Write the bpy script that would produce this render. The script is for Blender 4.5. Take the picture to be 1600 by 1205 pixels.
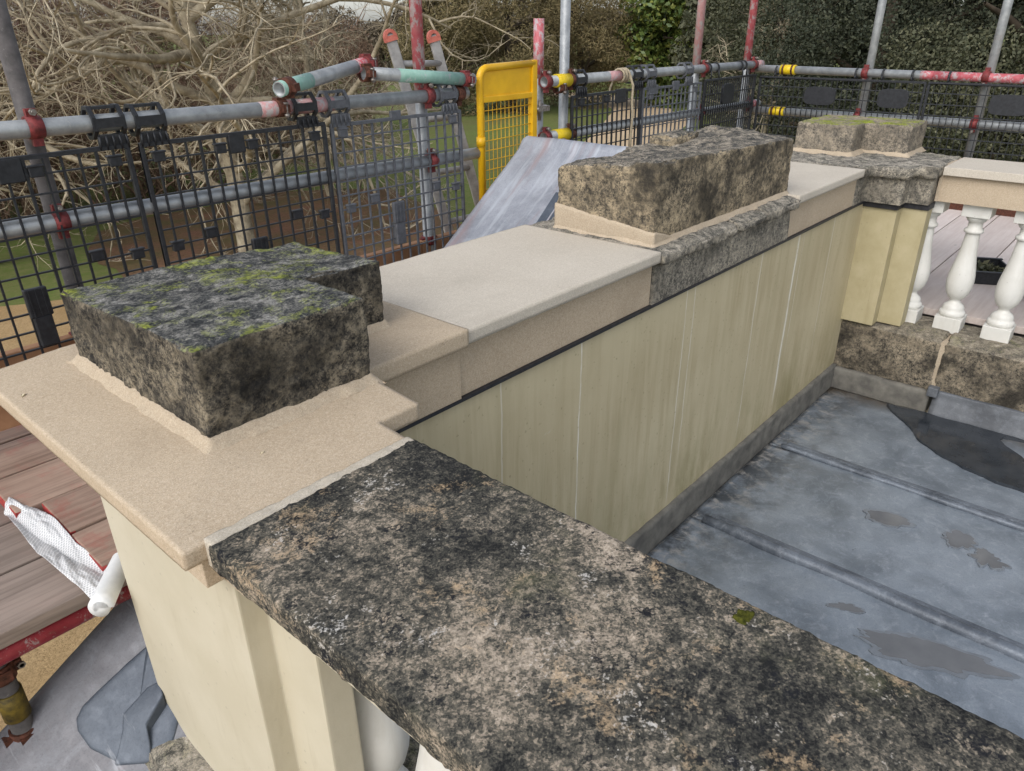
import bpy, bmesh, math, random
import numpy as np
from mathutils import Vector, Matrix
R = math.radians
scene = bpy.context.scene
for o in list(bpy.data.objects): bpy.data.objects.remove(o)

# ------------------------------------------------------------------ camera, sky, sun, exposure
cd = bpy.data.cameras.new('camera'); cam = bpy.data.objects.new('camera', cd)
scene.collection.objects.link(cam); scene.camera = cam
cd.sensor_width = 36.0; cd.sensor_fit = 'HORIZONTAL'; cd.lens = 25.81
cd.clip_start = 0.02; cd.clip_end = 2000
_f = Vector((0.6727, 0.5955, -0.4392)); _r = Vector((0.6599, -0.7513, -0.0073)); 
_f.normalize(); _u = _r.cross(_f).normalized(); _r = _f.cross(_u).normalized()
cam.matrix_world = Matrix(((_r.x, _u.x, -_f.x, 0), (_r.y, _u.y, -_f.y, 0), (_r.z, _u.z, -_f.z, 0), (0, 0, 0, 1)))

SUN_EL, SUN_AZ = 42.0, 190.0        # azimuth measured counter-clockwise from +X: light comes from there
w = bpy.data.worlds.new('World'); scene.world = w; w.use_nodes = True
wt = w.node_tree; bg = wt.nodes['Background']
sky = wt.nodes.new('ShaderNodeTexSky'); sky.sky_type = 'NISHITA'; sky.sun_disc = False
sky.sun_elevation = R(SUN_EL); sky.sun_rotation = R(90 - SUN_AZ)
sky.air_density = 1.0; sky.dust_density = 2.0; sky.ozone_density = 1.0; sky.altitude = 50
hs = wt.nodes.new('ShaderNodeHueSaturation'); hs.inputs['Saturation'].default_value = 0.38
wt.links.new(sky.outputs[0], hs.inputs['Color']); wt.links.new(hs.outputs[0], bg.inputs['Color'])
bg.inputs['Strength'].default_value = 0.15
sd = bpy.data.lights.new('sun', 'SUN'); sd.energy = 0.95; sd.angle = R(40); sd.color = (1.0, 0.97, 0.93)
so = bpy.data.objects.new('sun', sd); scene.collection.objects.link(so)
sv = Vector((math.cos(R(SUN_AZ))*math.cos(R(SUN_EL)), math.sin(R(SUN_AZ))*math.cos(R(SUN_EL)), math.sin(R(SUN_EL))))
so.rotation_euler = sv.to_track_quat('Z', 'Y').to_euler(); so.location = sv*30
scene.view_settings.view_transform = 'Standard'; scene.view_settings.look = 'None'
scene.view_settings.exposure = 0.62; scene.view_settings.gamma = 1.0
scene.view_settings.use_curve_mapping = False
scene.render.engine = 'CYCLES'

# ------------------------------------------------------------------ node helpers
def new_mat(name, rough=0.7, metal=0.0, spec=0.4):
    m = bpy.data.materials.new(name); m.use_nodes = True
    nt = m.node_tree; b = nt.nodes['Principled BSDF']
    b.inputs['Roughness'].default_value = rough; b.inputs['Metallic'].default_value = metal
    b.inputs['Specular IOR Level'].default_value = spec
    return m, nt, b
def pos(nt, scale=(1, 1, 1), rot=(0, 0, 0)):
    g = nt.nodes.new('ShaderNodeNewGeometry'); mp = nt.nodes.new('ShaderNodeMapping')
    mp.inputs['Scale'].default_value = scale; mp.inputs['Rotation'].default_value = rot
    nt.links.new(g.outputs['Position'], mp.inputs['Vector']); return mp.outputs[0]
def noise(nt, vec, scale, detail=5, rough=0.55, dist=0.0):
    n = nt.nodes.new('ShaderNodeTexNoise'); n.inputs['Scale'].default_value = scale
    n.inputs['Detail'].default_value = detail; n.inputs['Roughness'].default_value = rough
    n.inputs['Distortion'].default_value = dist
    nt.links.new(vec, n.inputs['Vector']); return n.outputs['Fac']
def voro(nt, vec, scale, feature='F1', rnd=1.0):
    n = nt.nodes.new('ShaderNodeTexVoronoi'); n.feature = feature; n.inputs['Scale'].default_value = scale
    n.inputs['Randomness'].default_value = rnd; nt.links.new(vec, n.inputs['Vector']); return n.outputs['Distance']
def cellr(nt, vec, scale):
    n = nt.nodes.new('ShaderNodeTexVoronoi'); n.inputs['Scale'].default_value = scale; nt.links.new(vec, n.inputs['Vector'])
    q = nt.nodes.new('ShaderNodeSeparateColor'); nt.links.new(n.outputs['Color'], q.inputs[0]); return q.outputs[0]
def ramp(nt, fac, stops):
    n = nt.nodes.new('ShaderNodeValToRGB'); e = n.color_ramp.elements
    while len(e) < len(stops): e.new(0.5)
    for el, (p, c) in zip(e, stops):
        el.position = p; el.color = (c, c, c, 1) if isinstance(c, (int, float)) else (*c, 1)
    nt.links.new(fac, n.inputs[0]); return n.outputs[0]
def mix(nt, fac, a, b, blend='MIX'):
    n = nt.nodes.new('ShaderNodeMix'); n.data_type = 'RGBA'; n.blend_type = blend
    for s, v in ((0, fac), (6, a), (7, b)):
        if isinstance(v, (int, float)): n.inputs[s].default_value = v if s == 0 else (v, v, v, 1)
        elif isinstance(v, tuple): n.inputs[s].default_value = (*v, 1)
        else: nt.links.new(v, n.inputs[s])
    return n.outputs[2]
def mth(nt, op, a, b=0.0):
    n = nt.nodes.new('ShaderNodeMath'); n.operation = op
    for s, v in ((0, a), (1, b)):
        if isinstance(v, (int, float)): n.inputs[s].default_value = v
        else: nt.links.new(v, n.inputs[s])
    return n.outputs[0]
def bump(nt, b, h, strength=0.4, dist=0.01):
    n = nt.nodes.new('ShaderNodeBump'); n.inputs['Strength'].default_value = strength
    n.inputs['Distance'].default_value = dist
    nt.links.new(h, n.inputs['Height']); nt.links.new(n.outputs[0], b.inputs['Normal'])
def setc(nt, b, c):
    if isinstance(c, tuple): b.inputs['Base Color'].default_value = (*c, 1)
    else: nt.links.new(c, b.inputs['Base Color'])
def nz(nt):
    g = nt.nodes.new('ShaderNodeNewGeometry'); s = nt.nodes.new('ShaderNodeSeparateXYZ')
    nt.links.new(g.outputs['True Normal'], s.inputs[0]); return s.outputs[2]
def xyz(nt):
    g = nt.nodes.new('ShaderNodeNewGeometry'); s = nt.nodes.new('ShaderNodeSeparateXYZ')
    nt.links.new(g.outputs['Position'], s.inputs[0]); return s.outputs
def island(nt):
    g = nt.nodes.new('ShaderNodeNewGeometry'); return g.outputs['Random Per Island']

# ------------------------------------------------------------------ materials
M = {}
def m_newstone(key, c0, c1, c2, bst=0.35):
    m, nt, b = new_mat(key, 0.88, 0, 0.25); p = pos(nt)
    big = noise(nt, p, 5, 4); fine = noise(nt, p, 420, 3, 0.7); spk = noise(nt, p, 150, 5, 0.7)
    c = ramp(nt, big, [(0.3, c0), (0.7, c1)])
    c = mix(nt, ramp(nt, spk, [(0.42, 0.0), (0.72, 0.75)]), c, c2)
    c = mix(nt, ramp(nt, fine, [(0.3, 0.5), (0.52, 0.0)]), c, tuple(x*0.45 for x in c1))
    pit = voro(nt, p, 75); pn = noise(nt, p, 9, 3)
    pm = mth(nt, 'MULTIPLY', ramp(nt, pit, [(0.08, 1.0), (0.16, 0.0)]), ramp(nt, pn, [(0.52, 0.0), (0.6, 0.7)]))
    c = mix(nt, pm, c, tuple(x*0.4 for x in c1))
    damp = noise(nt, p, 2.3, 6, 0.6, 0.4)
    c = mix(nt, ramp(nt, damp, [(0.52, 0.0), (0.72, 0.35)]), c, tuple(x*0.6 for x in c0))
    ck = cellr(nt, p, 620); c = mix(nt, ramp(nt, ck, [(0.0, 0.4), (0.25, 0.0)]), c, tuple(x*0.55 for x in c1)); c = mix(nt, ramp(nt, ck, [(0.8, 0.0), (1.0, 0.35)]), c, tuple(min(0.85, x*1.3) for x in c2))
    setc(nt, b, c); bump(nt, b, fine, bst, 0.002); M[key] = m
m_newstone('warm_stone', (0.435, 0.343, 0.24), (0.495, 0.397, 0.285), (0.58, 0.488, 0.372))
m_newstone('pale_stone', (0.49, 0.437, 0.36), (0.55, 0.495, 0.412), (0.62, 0.57, 0.492), 0.2)
m_newstone('mortar', (0.42, 0.335, 0.24), (0.48, 0.39, 0.285), (0.54, 0.46, 0.35), 0.6)
m_newstone('grey_mortar', (0.43, 0.375, 0.295), (0.50, 0.445, 0.36), (0.56, 0.51, 0.43), 0.5)

def m_old(key, dark, midc, tan, tanpos=0.6, moss=0.0, blackpatch=0.5, crust=None, mp=0.5, grain=1.0):
    m, nt, b = new_mat(key, 0.95, 0, 0.15); p = pos(nt)
    n1 = noise(nt, p, 4.5, 7, 0.65, 0.3); n2 = noise(nt, p, 55, 7, 0.75); n3 = noise(nt, p, 280, 3, 0.8); n4 = noise(nt, p, 13, 6, 0.6)
    k1 = cellr(nt, p, 300*grain); k2 = cellr(nt, p, 150*grain)
    spk = mth(nt, 'ADD', mth(nt, 'MULTIPLY', mth(nt, 'SUBTRACT', k1, 0.5), 0.20), mth(nt, 'MULTIPLY', mth(nt, 'SUBTRACT', k2, 0.5), 0.13))
    g = mth(nt, 'ADD', mth(nt, 'ADD', n2, spk), mth(nt, 'MULTIPLY', mth(nt, 'SUBTRACT', n4, 0.5), 0.6))
    c = ramp(nt, g, [(0.30, dark), (0.47, midc), (tanpos, tan), (0.82, tuple(min(1, x*1.4) for x in tan))])
    bp = ramp(nt, mth(nt, 'ADD', n1, mth(nt, 'MULTIPLY', spk, 0.5)), [(0.47, 0.0), (0.62, blackpatch)])
    c = mix(nt, bp, c, tuple(x*0.7 for x in dark))
    up = ramp(nt, nz(nt), [(0.6, 0.0), (0.85, 1.0)])
    if crust:
        k = mth(nt, 'ADD', noise(nt, p, 20, 8, 0.7, 0.6), mth(nt, 'MULTIPLY', spk, 0.7))
        c2 = ramp(nt, k, [(0.36, crust[0]), (0.48, crust[1]), (0.58, crust[2]), (0.72, crust[3])])
        c = mix(nt, mth(nt, 'MULTIPLY', up, 0.92), c, c2)
    if moss:
        mn = mth(nt, 'ADD', noise(nt, p, 9, 8, 0.72, 0.6), mth(nt, 'MULTIPLY', spk, 0.35)); mf = ramp(nt, mn, [(mp, 0.0), (mp+0.13, 1.0)])
        mm = mth(nt, 'MULTIPLY', mth(nt, 'MULTIPLY', mf, up), moss)
        c = mix(nt, mm, c, mix(nt, k2, (0.12, 0.145, 0.02), (0.30, 0.33, 0.05)))
    setc(nt, b, c)
    h = mth(nt, 'ADD', mth(nt, 'MULTIPLY', n2, 0.8), mth(nt, 'ADD', mth(nt, 'MULTIPLY', n3, 0.3), mth(nt, 'MULTIPLY', k2, 0.25))); bump(nt, b, h, 0.8, 0.006); M[key] = m
m_old('old_block', (0.020, 0.0195, 0.019), (0.080, 0.071, 0.058), (0.24, 0.205, 0.15), 0.66, 0.8, 0.75,
      [(0.022, 0.024, 0.027), (0.065, 0.068, 0.068), (0.17, 0.165, 0.15), (0.36, 0.35, 0.33)], 0.50)
m_old('old_block_tan', (0.048, 0.044, 0.037), (0.18, 0.15, 0.108), (0.37, 0.30, 0.20), 0.58, 0.1, 0.85,
      [(0.03, 0.032, 0.034), (0.11, 0.105, 0.093), (0.27, 0.235, 0.185), (0.46, 0.41, 0.34)], 0.6, 1.0)
m_old('old_block_moss', (0.09, 0.082, 0.07), (0.21, 0.185, 0.15), (0.34, 0.29, 0.22), 0.60, 1.0, 0.45,
      [(0.13, 0.12, 0.095), (0.24, 0.205, 0.16), (0.34, 0.275, 0.21), (0.42, 0.36, 0.28)], 0.45, 0.9)
m_old('old_cap', (0.065, 0.062, 0.055), (0.21, 0.192, 0.16), (0.40, 0.355, 0.28), 0.62, 0.2, 0.55,
      [(0.065, 0.064, 0.058), (0.20, 0.188, 0.16), (0.35, 0.315, 0.26), (0.50, 0.46, 0.40)], 0.58, 1.0)
m_old('old_plinth', (0.03, 0.028, 0.025), (0.15, 0.13, 0.10), (0.30, 0.25, 0.18), 0.64, 0.3, 0.85,
      [(0.1, 0.09, 0.08), (0.2, 0.18, 0.14), (0.3, 0.26, 0.2), (0.42, 0.38, 0.32)], 0.55, 0.9)

def m_lichen():
    m, nt, b = new_mat('lichen_coping', 0.95, 0, 0.15); p = pos(nt)
    a = noise(nt, p, 6, 9, 0.68, 0.4); f1 = noise(nt, p, 60, 6, 0.75); f2 = noise(nt, p, 300, 3, 0.8); f3 = noise(nt, p, 26, 6, 0.7, 0.4)
    k1 = cellr(nt, p, 420); k2 = cellr(nt, p, 210); k3 = cellr(nt, p, 110)
    spk = mth(nt, 'ADD', mth(nt, 'MULTIPLY', mth(nt, 'SUBTRACT', k1, 0.5), 0.15), mth(nt, 'ADD', mth(nt, 'MULTIPLY', mth(nt, 'SUBTRACT', k2, 0.5), 0.14), mth(nt, 'MULTIPLY', mth(nt, 'SUBTRACT', k3, 0.5), 0.07)))
    a2 = noise(nt, p, 3.2, 3, 0.5, 0.2)
    g = mth(nt, 'ADD', mth(nt, 'MULTIPLY', a, 0.75), mth(nt, 'MULTIPLY', f1, 0.25))
    g = mth(nt, 'ADD', mth(nt, 'ADD', g, spk), mth(nt, 'ADD', mth(nt, 'MULTIPLY', mth(nt, 'SUBTRACT', f3, 0.5), 0.5), mth(nt, 'MULTIPLY', mth(nt, 'SUBTRACT', a2, 0.57), 0.32)))
    c = ramp(nt, g, [(0.30, (0.018, 0.0185, 0.019)), (0.43, (0.060, 0.058, 0.050)), (0.53, (0.135, 0.122, 0.097)), (0.61, (0.29, 0.242, 0.185)), (0.76, (0.50, 0.42, 0.335))])
    o = noise(nt, p, 10, 6, 0.68, 0.3)
    c = mix(nt, mth(nt, 'MULTIPLY', ramp(nt, mth(nt, 'ADD', o, mth(nt, 'MULTIPLY', spk, 0.5)), [(0.58, 0.0), (0.68, 0.75)]), ramp(nt, f1, [(0.38, 0.0), (0.56, 1.0)])), c, (0.50, 0.36, 0.22))
    gr = noise(nt, p, 5, 6, 0.65)
    c = mix(nt, mth(nt, 'MULTIPLY', ramp(nt, gr, [(0.55, 0.0), (0.68, 0.45)]), ramp(nt, f3, [(0.4, 0.0), (0.6, 1.0)])), c, (0.10, 0.105, 0.05))
    wn = noise(nt, p, 9, 6, 0.7, 0.3)
    c = mix(nt, mth(nt, 'MULTIPLY', ramp(nt, mth(nt, 'ADD', wn, spk), [(0.66, 0.0), (0.76, 0.9)]), 0.9), c, (0.56, 0.54, 0.51))
    bn = noise(nt, p, 16, 5, 0.65, 0.4)
    c = mix(nt, ramp(nt, mth(nt, 'ADD', bn, mth(nt, 'MULTIPLY', spk, 0.5)), [(0.30, 0.95), (0.40, 0.0)]), c, (0.017, 0.018, 0.022))
    setc(nt, b, c)
    h = mth(nt, 'ADD', mth(nt, 'MULTIPLY', f1, 0.8), mth(nt, 'ADD', mth(nt, 'MULTIPLY', f2, 0.3), mth(nt, 'MULTIPLY', k2, 0.3))); bump(nt, b, h, 0.85, 0.006); M['lichen_coping'] = m
m_lichen()

def m_render():
    m, nt, b = new_mat('wall_paint', 0.62, 0, 0.35); p = pos(nt)
    big = noise(nt, p, 1.7, 6, 0.6, 0.4); st = noise(nt, pos(nt, (22, 22, 1.6)), 1.0, 7, 0.65, 0.5); st2 = noise(nt, pos(nt, (5, 5, 0.7)), 1.0, 5, 0.6, 0.5)
    c = ramp(nt, big, [(0.3, (0.47, 0.40, 0.255)), (0.7, (0.545, 0.475, 0.315))])
    where = ramp(nt, noise(nt, p, 1.3, 4, 0.6), [(0.36, 0.2), (0.56, 1.0)])
    c = mix(nt, mth(nt, 'MULTIPLY', ramp(nt, st, [(0.38, 0.6), (0.58, 0.0)]), where), c, (0.36, 0.295, 0.17))
    c = mix(nt, ramp(nt, st2, [(0.30, 0.5), (0.5, 0.0)]), c, (0.36, 0.315, 0.185))
    wx = mth(nt, 'ADD', xyz(nt)[0], mth(nt, 'MULTIPLY', mth(nt, 'SUBTRACT', noise(nt, pos(nt, (1, 1, 3.0)), 1.0, 4, 0.6), 0.5), 0.03))
    zz = xyz(nt)[2]; br = noise(nt, pos(nt, (9, 9, 5)), 1.0, 6, 0.75)
    for x0, wd, st_, lo in ((1.66, 0.0022, 0.75, -1.8), (2.30, 0.002, 0.45, -1.8), (2.36, 0.0025, 0.4, -1.6), (2.92, 0.002, 0.5, -1.75), (3.31, 0.012, 0.6, -1.72), (3.37, 0.004, 0.35, -1.5), (3.75, 0.006, 0.3, -1.6), (1.30, 0.002, 0.3, -1.3)):
        ln = ramp(nt, mth(nt, 'ABSOLUTE', mth(nt, 'SUBTRACT', wx, x0)), [(0.0, 1.0), (wd, 0.0)])
        ed = ramp(nt, mth(nt, 'SUBTRACT', zz, lo), [(0.0, 0.0), (0.15, 1.0)])
        c = mix(nt, mth(nt, 'MULTIPLY', mth(nt, 'MULTIPLY', ln, ed), mth(nt, 'MULTIPLY', ramp(nt, br, [(0.34, 0.3), (0.5, 1.0)]), min(1.0, st_*1.6))), c, (0.78, 0.77, 0.70))
    sc = noise(nt, pos(nt, (6, 6, 14), (0, 0.5, 0)), 1.0, 5, 0.75, 0.6)
    c = mix(nt, ramp(nt, sc, [(0.70, 0.0), (0.74, 0.5)]), c, (0.6, 0.57, 0.46))
    al = noise(nt, pos(nt, (5, 5, 2)), 1.0, 7, 0.7)
    zl = nt.nodes.new('ShaderNodeMapRange'); zl.inputs[1].default_value = -1.35; zl.inputs[2].default_value = -1.8
    nt.links.new(zz, zl.inputs[0])
    c = mix(nt, mth(nt, 'MULTIPLY', zl.outputs[0], ramp(nt, al, [(0.46, 0.0), (0.64, 0.65)])), c, (0.22, 0.195, 0.08))
    pit = cellr(nt, p, 160); c = mix(nt, ramp(nt, pit, [(0.0, 0.5), (0.02, 0.0)]), c, (0.25, 0.21, 0.12))
    setc(nt, b, c); bump(nt, b, mth(nt, 'ADD', noise(nt, p, 45, 6, 0.7), mth(nt, 'MULTIPLY', noise(nt, p, 3.0, 3, 0.5), 1.5)), 0.22, 0.006); M['wall_paint'] = m
m_render()
def m_simple(key, c0, c1, scale=8, rough=0.6, metal=0.0, spec=0.4, bs=0.1, bscale=80, detail=5):
    m, nt, b = new_mat(key, rough, metal, spec); p = pos(nt)
    c = ramp(nt, noise(nt, p, scale, detail, 0.6), [(0.35, c0), (0.68, c1)])
    setc(nt, b, c)
    if key in ('pier_paint', 'far_pier_paint', 'white_paint'):
        dz = noise(nt, pos(nt, (14, 14, 2.2)), 1.0, 7, 0.7, 0.4); c = mix(nt, ramp(nt, dz, [(0.54, 0.0), (0.74, 0.4)]), c, tuple(x*0.72*k for x, k in zip(c0, (1, 0.95, 0.85))))
        sp = cellr(nt, p, 190); c = mix(nt, ramp(nt, sp, [(0.0, 0.4), (0.006, 0.0)]), c, tuple(x*0.5 for x in c0)); setc(nt, b, c)
    if bs: bump(nt, b, noise(nt, p, bscale, 5, 0.65), bs, 0.004)
    M[key] = m
m_simple('pier_paint', (0.50, 0.455, 0.345), (0.55, 0.505, 0.395), 6, 0.6, 0, 0.35, 0.2, 45)
m_simple('far_pier_paint', (0.39, 0.335, 0.195), (0.46, 0.40, 0.25), 9, 0.62, 0, 0.35, 0.15, 50)
m_simple('white_paint', (0.60, 0.59, 0.55), (0.68, 0.67, 0.63), 9, 0.42, 0, 0.45, 0.06, 40)
m_simple('black_plastic', (0.010, 0.011, 0.014), (0.024, 0.026, 0.031), 60, 0.5, 0, 0.45, 0.1, 200)
m_simple('grey_plastic', (0.07, 0.075, 0.085), (0.11, 0.115, 0.13), 60, 0.6, 0, 0.4, 0.1, 200)
m_simple('dpc', (0.012, 0.012, 0.015), (0.03, 0.03, 0.035), 50, 0.5)
m_simple('coupler_red', (0.10, 0.02, 0.02), (0.24, 0.04, 0.04), 70, 0.6, 0.1, 0.4, 0.3, 160)
m_simple('coupler_rust', (0.05, 0.022, 0.014), (0.15, 0.055, 0.035), 70, 0.75, 0.2, 0.3, 0.4, 160)
m_simple('bolt_steel', (0.16, 0.13, 0.11), (0.34, 0.32, 0.3), 90, 0.45, 0.7)
m_simple('yellow_paint', (0.66, 0.36, 0.003), (0.78, 0.45, 0.006), 14, 0.42, 0, 0.5, 0.08, 60)
m_simple('olive_sleeve', (0.04, 0.03, 0.008), (0.20, 0.14, 0.015), 40, 0.6)
m_simple('yellow_sleeve', (0.60, 0.42, 0.01), (0.75, 0.55, 0.02), 40, 0.45)
m_simple('aluminium', (0.24, 0.235, 0.23), (0.36, 0.355, 0.35), 30, 0.5, 0.15, 0.5, 0.1, 100)
m_simple('red_cap', (0.40, 0.10, 0.075), (0.52, 0.16, 0.12), 30, 0.55)
m_simple('rope', (0.3, 0.25, 0.17), (0.45, 0.38, 0.27), 120, 0.9)
m_simple('toe_wood', (0.30, 0.15, 0.075), (0.44, 0.24, 0.13), 12, 0.8)
m_simple('leaf_flake', (0.55, 0.47, 0.32), (0.65, 0.58, 0.42), 60, 0.8)
m_simple('building_wall', (0.5, 0.45, 0.32), (0.56, 0.5, 0.37), 5, 0.8)
m_simple('cement', (0.11, 0.105, 0.095), (0.2, 0.19, 0.165), 14, 0.9, 0, 0.2, 0.5, 60)
m_simple('moss_tuft', (0.035, 0.04, 0.008), (0.10, 0.10, 0.018), 120, 1.0, 0, 0.1, 0.9, 200)

def m_tube(key, c0, c1, metal, rough, worn=None, wp=0.55):
    m, nt, b = new_mat(key, rough, metal, 0.5); p = pos(nt)
    n = noise(nt, p, 22, 7, 0.65, 0.2)
    c = ramp(nt, n, [(0.35, c0), (0.65, c1)])
    if worn:
        k = noise(nt, pos(nt, (1, 1, 0.6)), 34, 8, 0.75, 0.3)
        f = ramp(nt, k, [(wp, 0.0), (wp+0.05, 1.0)]); c = mix(nt, f, c, worn)
    sp = noise(nt, p, 55, 6, 0.75, 0.5); c = mix(nt, ramp(nt, sp, [(0.61, 0.0), (0.67, 0.15 if 'dull' in key else 0.5)]), c, (0.5, 0.48, 0.45))
    ru = noise(nt, p, 12, 7, 0.75, 0.4); c = mix(nt, ramp(nt, ru, [(0.58, 0.0), (0.72, 0.5)]), c, (0.2, 0.13, 0.095))
    setc(nt, b, c); bump(nt, b, noise(nt, p, 120, 5, 0.7), 0.12, 0.002); M[key] = m
m_tube('galv', (0.26, 0.275, 0.285), (0.40, 0.415, 0.42), 0.45, 0.48)
m_tube('galv_dull', (0.055, 0.05, 0.049), (0.11, 0.10, 0.098), 0.0, 0.85)
m_tube('paint_red', (0.38, 0.055, 0.07), (0.48, 0.13, 0.15), 0.0, 0.55, (0.42, 0.34, 0.35), 0.51)
m_tube('paint_pink', (0.42, 0.2, 0.2), (0.50, 0.30, 0.30), 0.0, 0.6, (0.4, 0.37, 0.37), 0.5)
m_tube('paint_green', (0.17, 0.33, 0.27), (0.26, 0.43, 0.37), 0.0, 0.55, (0.36, 0.39, 0.39), 0.55)
m_tube('paint_crimson', (0.26, 0.015, 0.03), (0.36, 0.04, 0.06), 0.0, 0.42, (0.42, 0.33, 0.34), 0.54)

def m_lead(key, c0, c1, white=0.5, rough=0.45, streak=None, oxide=False, stf=0.8):
    m, nt, b = new_mat(key, rough, 0.25, 0.5); p = pos(nt)
    n = noise(nt, p, 3.5, 8, 0.6, 0.5); f = noise(nt, p, 30, 8, 0.7, 0.4)
    c = ramp(nt, n, [(0.36, c0), (0.60, c1)])
    n9 = noise(nt, p, 11, 9, 0.75, 1.4); c = mix(nt, ramp(nt, n9, [(0.52, 0.0), (0.74, white*0.9)]), c, (0.40, 0.44, 0.49))
    c = mix(nt, ramp(nt, f, [(0.52, 0.0), (0.75, white)]), c, (0.42, 0.45, 0.5))
    fine = noise(nt, p, 170, 4, 0.8); c = mix(nt, ramp(nt, fine, [(0.3, 0.4), (0.5, 0.0)]), c, tuple(x*0.5 for x in c0))
    sc = noise(nt, pos(nt, (60, 6, 6), (0, 0, 0.6)), 1.0, 5, 0.7)
    c = mix(nt, ramp(nt, sc, [(0.62, 0.0), (0.72, 0.3)]), c, (0.48, 0.5, 0.54))
    if streak:
        s = noise(nt, pos(nt, *streak), 1.0, 7, 0.65, 0.4)
        c = mix(nt, ramp(nt, s, [(0.5, 0.0), (0.68, stf)]), c, (0.46, 0.49, 0.54))
        s2 = noise(nt, pos(nt, *streak), 0.55, 5, 0.6)
        c = mix(nt, ramp(nt, s2, [(0.54, 0.0), (0.68, 0.6)]), c, (0.3, 0.21, 0.21))
    if oxide:
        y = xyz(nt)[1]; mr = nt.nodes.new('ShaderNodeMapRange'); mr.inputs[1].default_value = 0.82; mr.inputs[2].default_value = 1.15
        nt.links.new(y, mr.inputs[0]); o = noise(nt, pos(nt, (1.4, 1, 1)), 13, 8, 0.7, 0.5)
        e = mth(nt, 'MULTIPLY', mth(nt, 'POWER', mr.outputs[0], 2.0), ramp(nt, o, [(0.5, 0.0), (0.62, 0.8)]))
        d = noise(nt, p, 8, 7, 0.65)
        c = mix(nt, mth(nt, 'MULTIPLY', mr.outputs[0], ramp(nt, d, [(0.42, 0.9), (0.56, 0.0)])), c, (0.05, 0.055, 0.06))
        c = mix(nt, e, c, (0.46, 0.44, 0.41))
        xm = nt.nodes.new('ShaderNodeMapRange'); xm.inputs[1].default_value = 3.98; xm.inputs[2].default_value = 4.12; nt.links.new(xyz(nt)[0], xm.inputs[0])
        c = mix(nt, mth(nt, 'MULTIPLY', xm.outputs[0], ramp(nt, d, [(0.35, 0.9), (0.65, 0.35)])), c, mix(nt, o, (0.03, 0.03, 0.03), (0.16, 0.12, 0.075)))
    setc(nt, b, c)
    rr = ramp(nt, f, [(0.3, rough-0.1), (0.7, rough+0.15)]); nt.links.new(rr, b.inputs['Roughness'])
    bump(nt, b, mth(nt, 'ADD', n, mth(nt, 'MULTIPLY', f, 0.3)), 0.3, 0.012); M[key] = m
m_lead('lead_flat', (0.155, 0.183, 0.215), (0.265, 0.303, 0.348), 0.6, 0.36, None, True)
m_lead('lead_roll', (0.07, 0.082, 0.10), (0.16, 0.185, 0.22), 0.4, 0.45)  # darker than the flat sheets: the rolls' shadow line put into the colour
m_lead('lead_flash', (0.07, 0.076, 0.086), (0.13, 0.14, 0.155), 0.2, 0.6)
m_lead('lead_slope', (0.22, 0.235, 0.27), (0.38, 0.40, 0.45), 0.6, 0.5, ((3.0, 26, 3.0), (0, 0, 0)))
m_lead('lead_slope_dull', (0.09, 0.092, 0.105), (0.15, 0.15, 0.165), 0.22, 0.55, ((2.0, 9, 2.0), (0, 0, 0)), False, 0.18)
m_lead('lead_patch', (0.055, 0.068, 0.092), (0.085, 0.103, 0.132), 0.10, 0.5)

def m_puddle():
    m, nt, b = new_mat('puddle_water', 0.12, 0, 0.5); p = pos(nt)
    setc(nt, b, ramp(nt, noise(nt, p, 9, 6, 0.6), [(0.35, (0.12, 0.125, 0.132)), (0.7, (0.165, 0.17, 0.178))])); M['puddle_water'] = m
    m, nt, b = new_mat('damp_lead', 0.3, 0.1, 0.5); p = pos(nt)
    setc(nt, b, ramp(nt, noise(nt, p, 14, 7, 0.65), [(0.35, (0.15, 0.165, 0.185)), (0.7, (0.215, 0.24, 0.27))])); M['damp_lead'] = m
    m, nt, b = new_mat('deep_water', 0.1, 0, 0.5); p = pos(nt)
    setc(nt, b, ramp(nt, noise(nt, p, 9, 6, 0.6), [(0.35, (0.026, 0.031, 0.038)), (0.7, (0.05, 0.056, 0.064))])); M['deep_water'] = m
m_puddle()
def m_wood(key, c0, c1, c2, red=0.0, ax=0):
    m, nt, b = new_mat(key, 0.8, 0, 0.25)
    s = (2.2, 42, 42) if ax == 0 else (42, 2.2, 42)
    g = noise(nt, pos(nt, s), 1.0, 8, 0.65, 0.6); p = pos(nt)
    big = noise(nt, p, 5, 6, 0.6, 0.3)
    c = ramp(nt, big, [(0.3, c0), (0.7, c1)])
    c = mix(nt, ramp(nt, g, [(0.44, 0.0), (0.62, 0.75)]), c, c2)
    kn = voro(nt, pos(nt, (2.6, 7, 1) if ax == 0 else (7, 2.6, 1)), 1.0)
    c = mix(nt, ramp(nt, kn, [(0.05, 0.9), (0.12, 0.0)]), c, (0.05, 0.035, 0.03))
    if red:
        r = noise(nt, p, 9, 6, 0.7); c = mix(nt, ramp(nt, r, [(0.52, 0.0), (0.66, red)]), c, (0.38, 0.10, 0.08))
    bn = nt.nodes.new('ShaderNodeObjectInfo'); c = mix(nt, 0.35, c, mix(nt, bn.outputs['Random'], tuple(x*0.7 for x in c0), tuple(min(1, x*1.15) for x in c1)))
    setc(nt, b, c); bump(nt, b, g, 0.5, 0.004); M[key] = m
m_wood('board_wood', (0.29, 0.195, 0.15), (0.44, 0.32, 0.25), (0.14, 0.09, 0.068), 0.6)
m_wood('board_dark', (0.20, 0.16, 0.135), (0.31, 0.25, 0.215), (0.08, 0.06, 0.048), 0.06)
m_wood('deck_pink', (0.58, 0.50, 0.455), (0.66, 0.585, 0.54), (0.50, 0.41, 0.37), 0.05)
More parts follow.
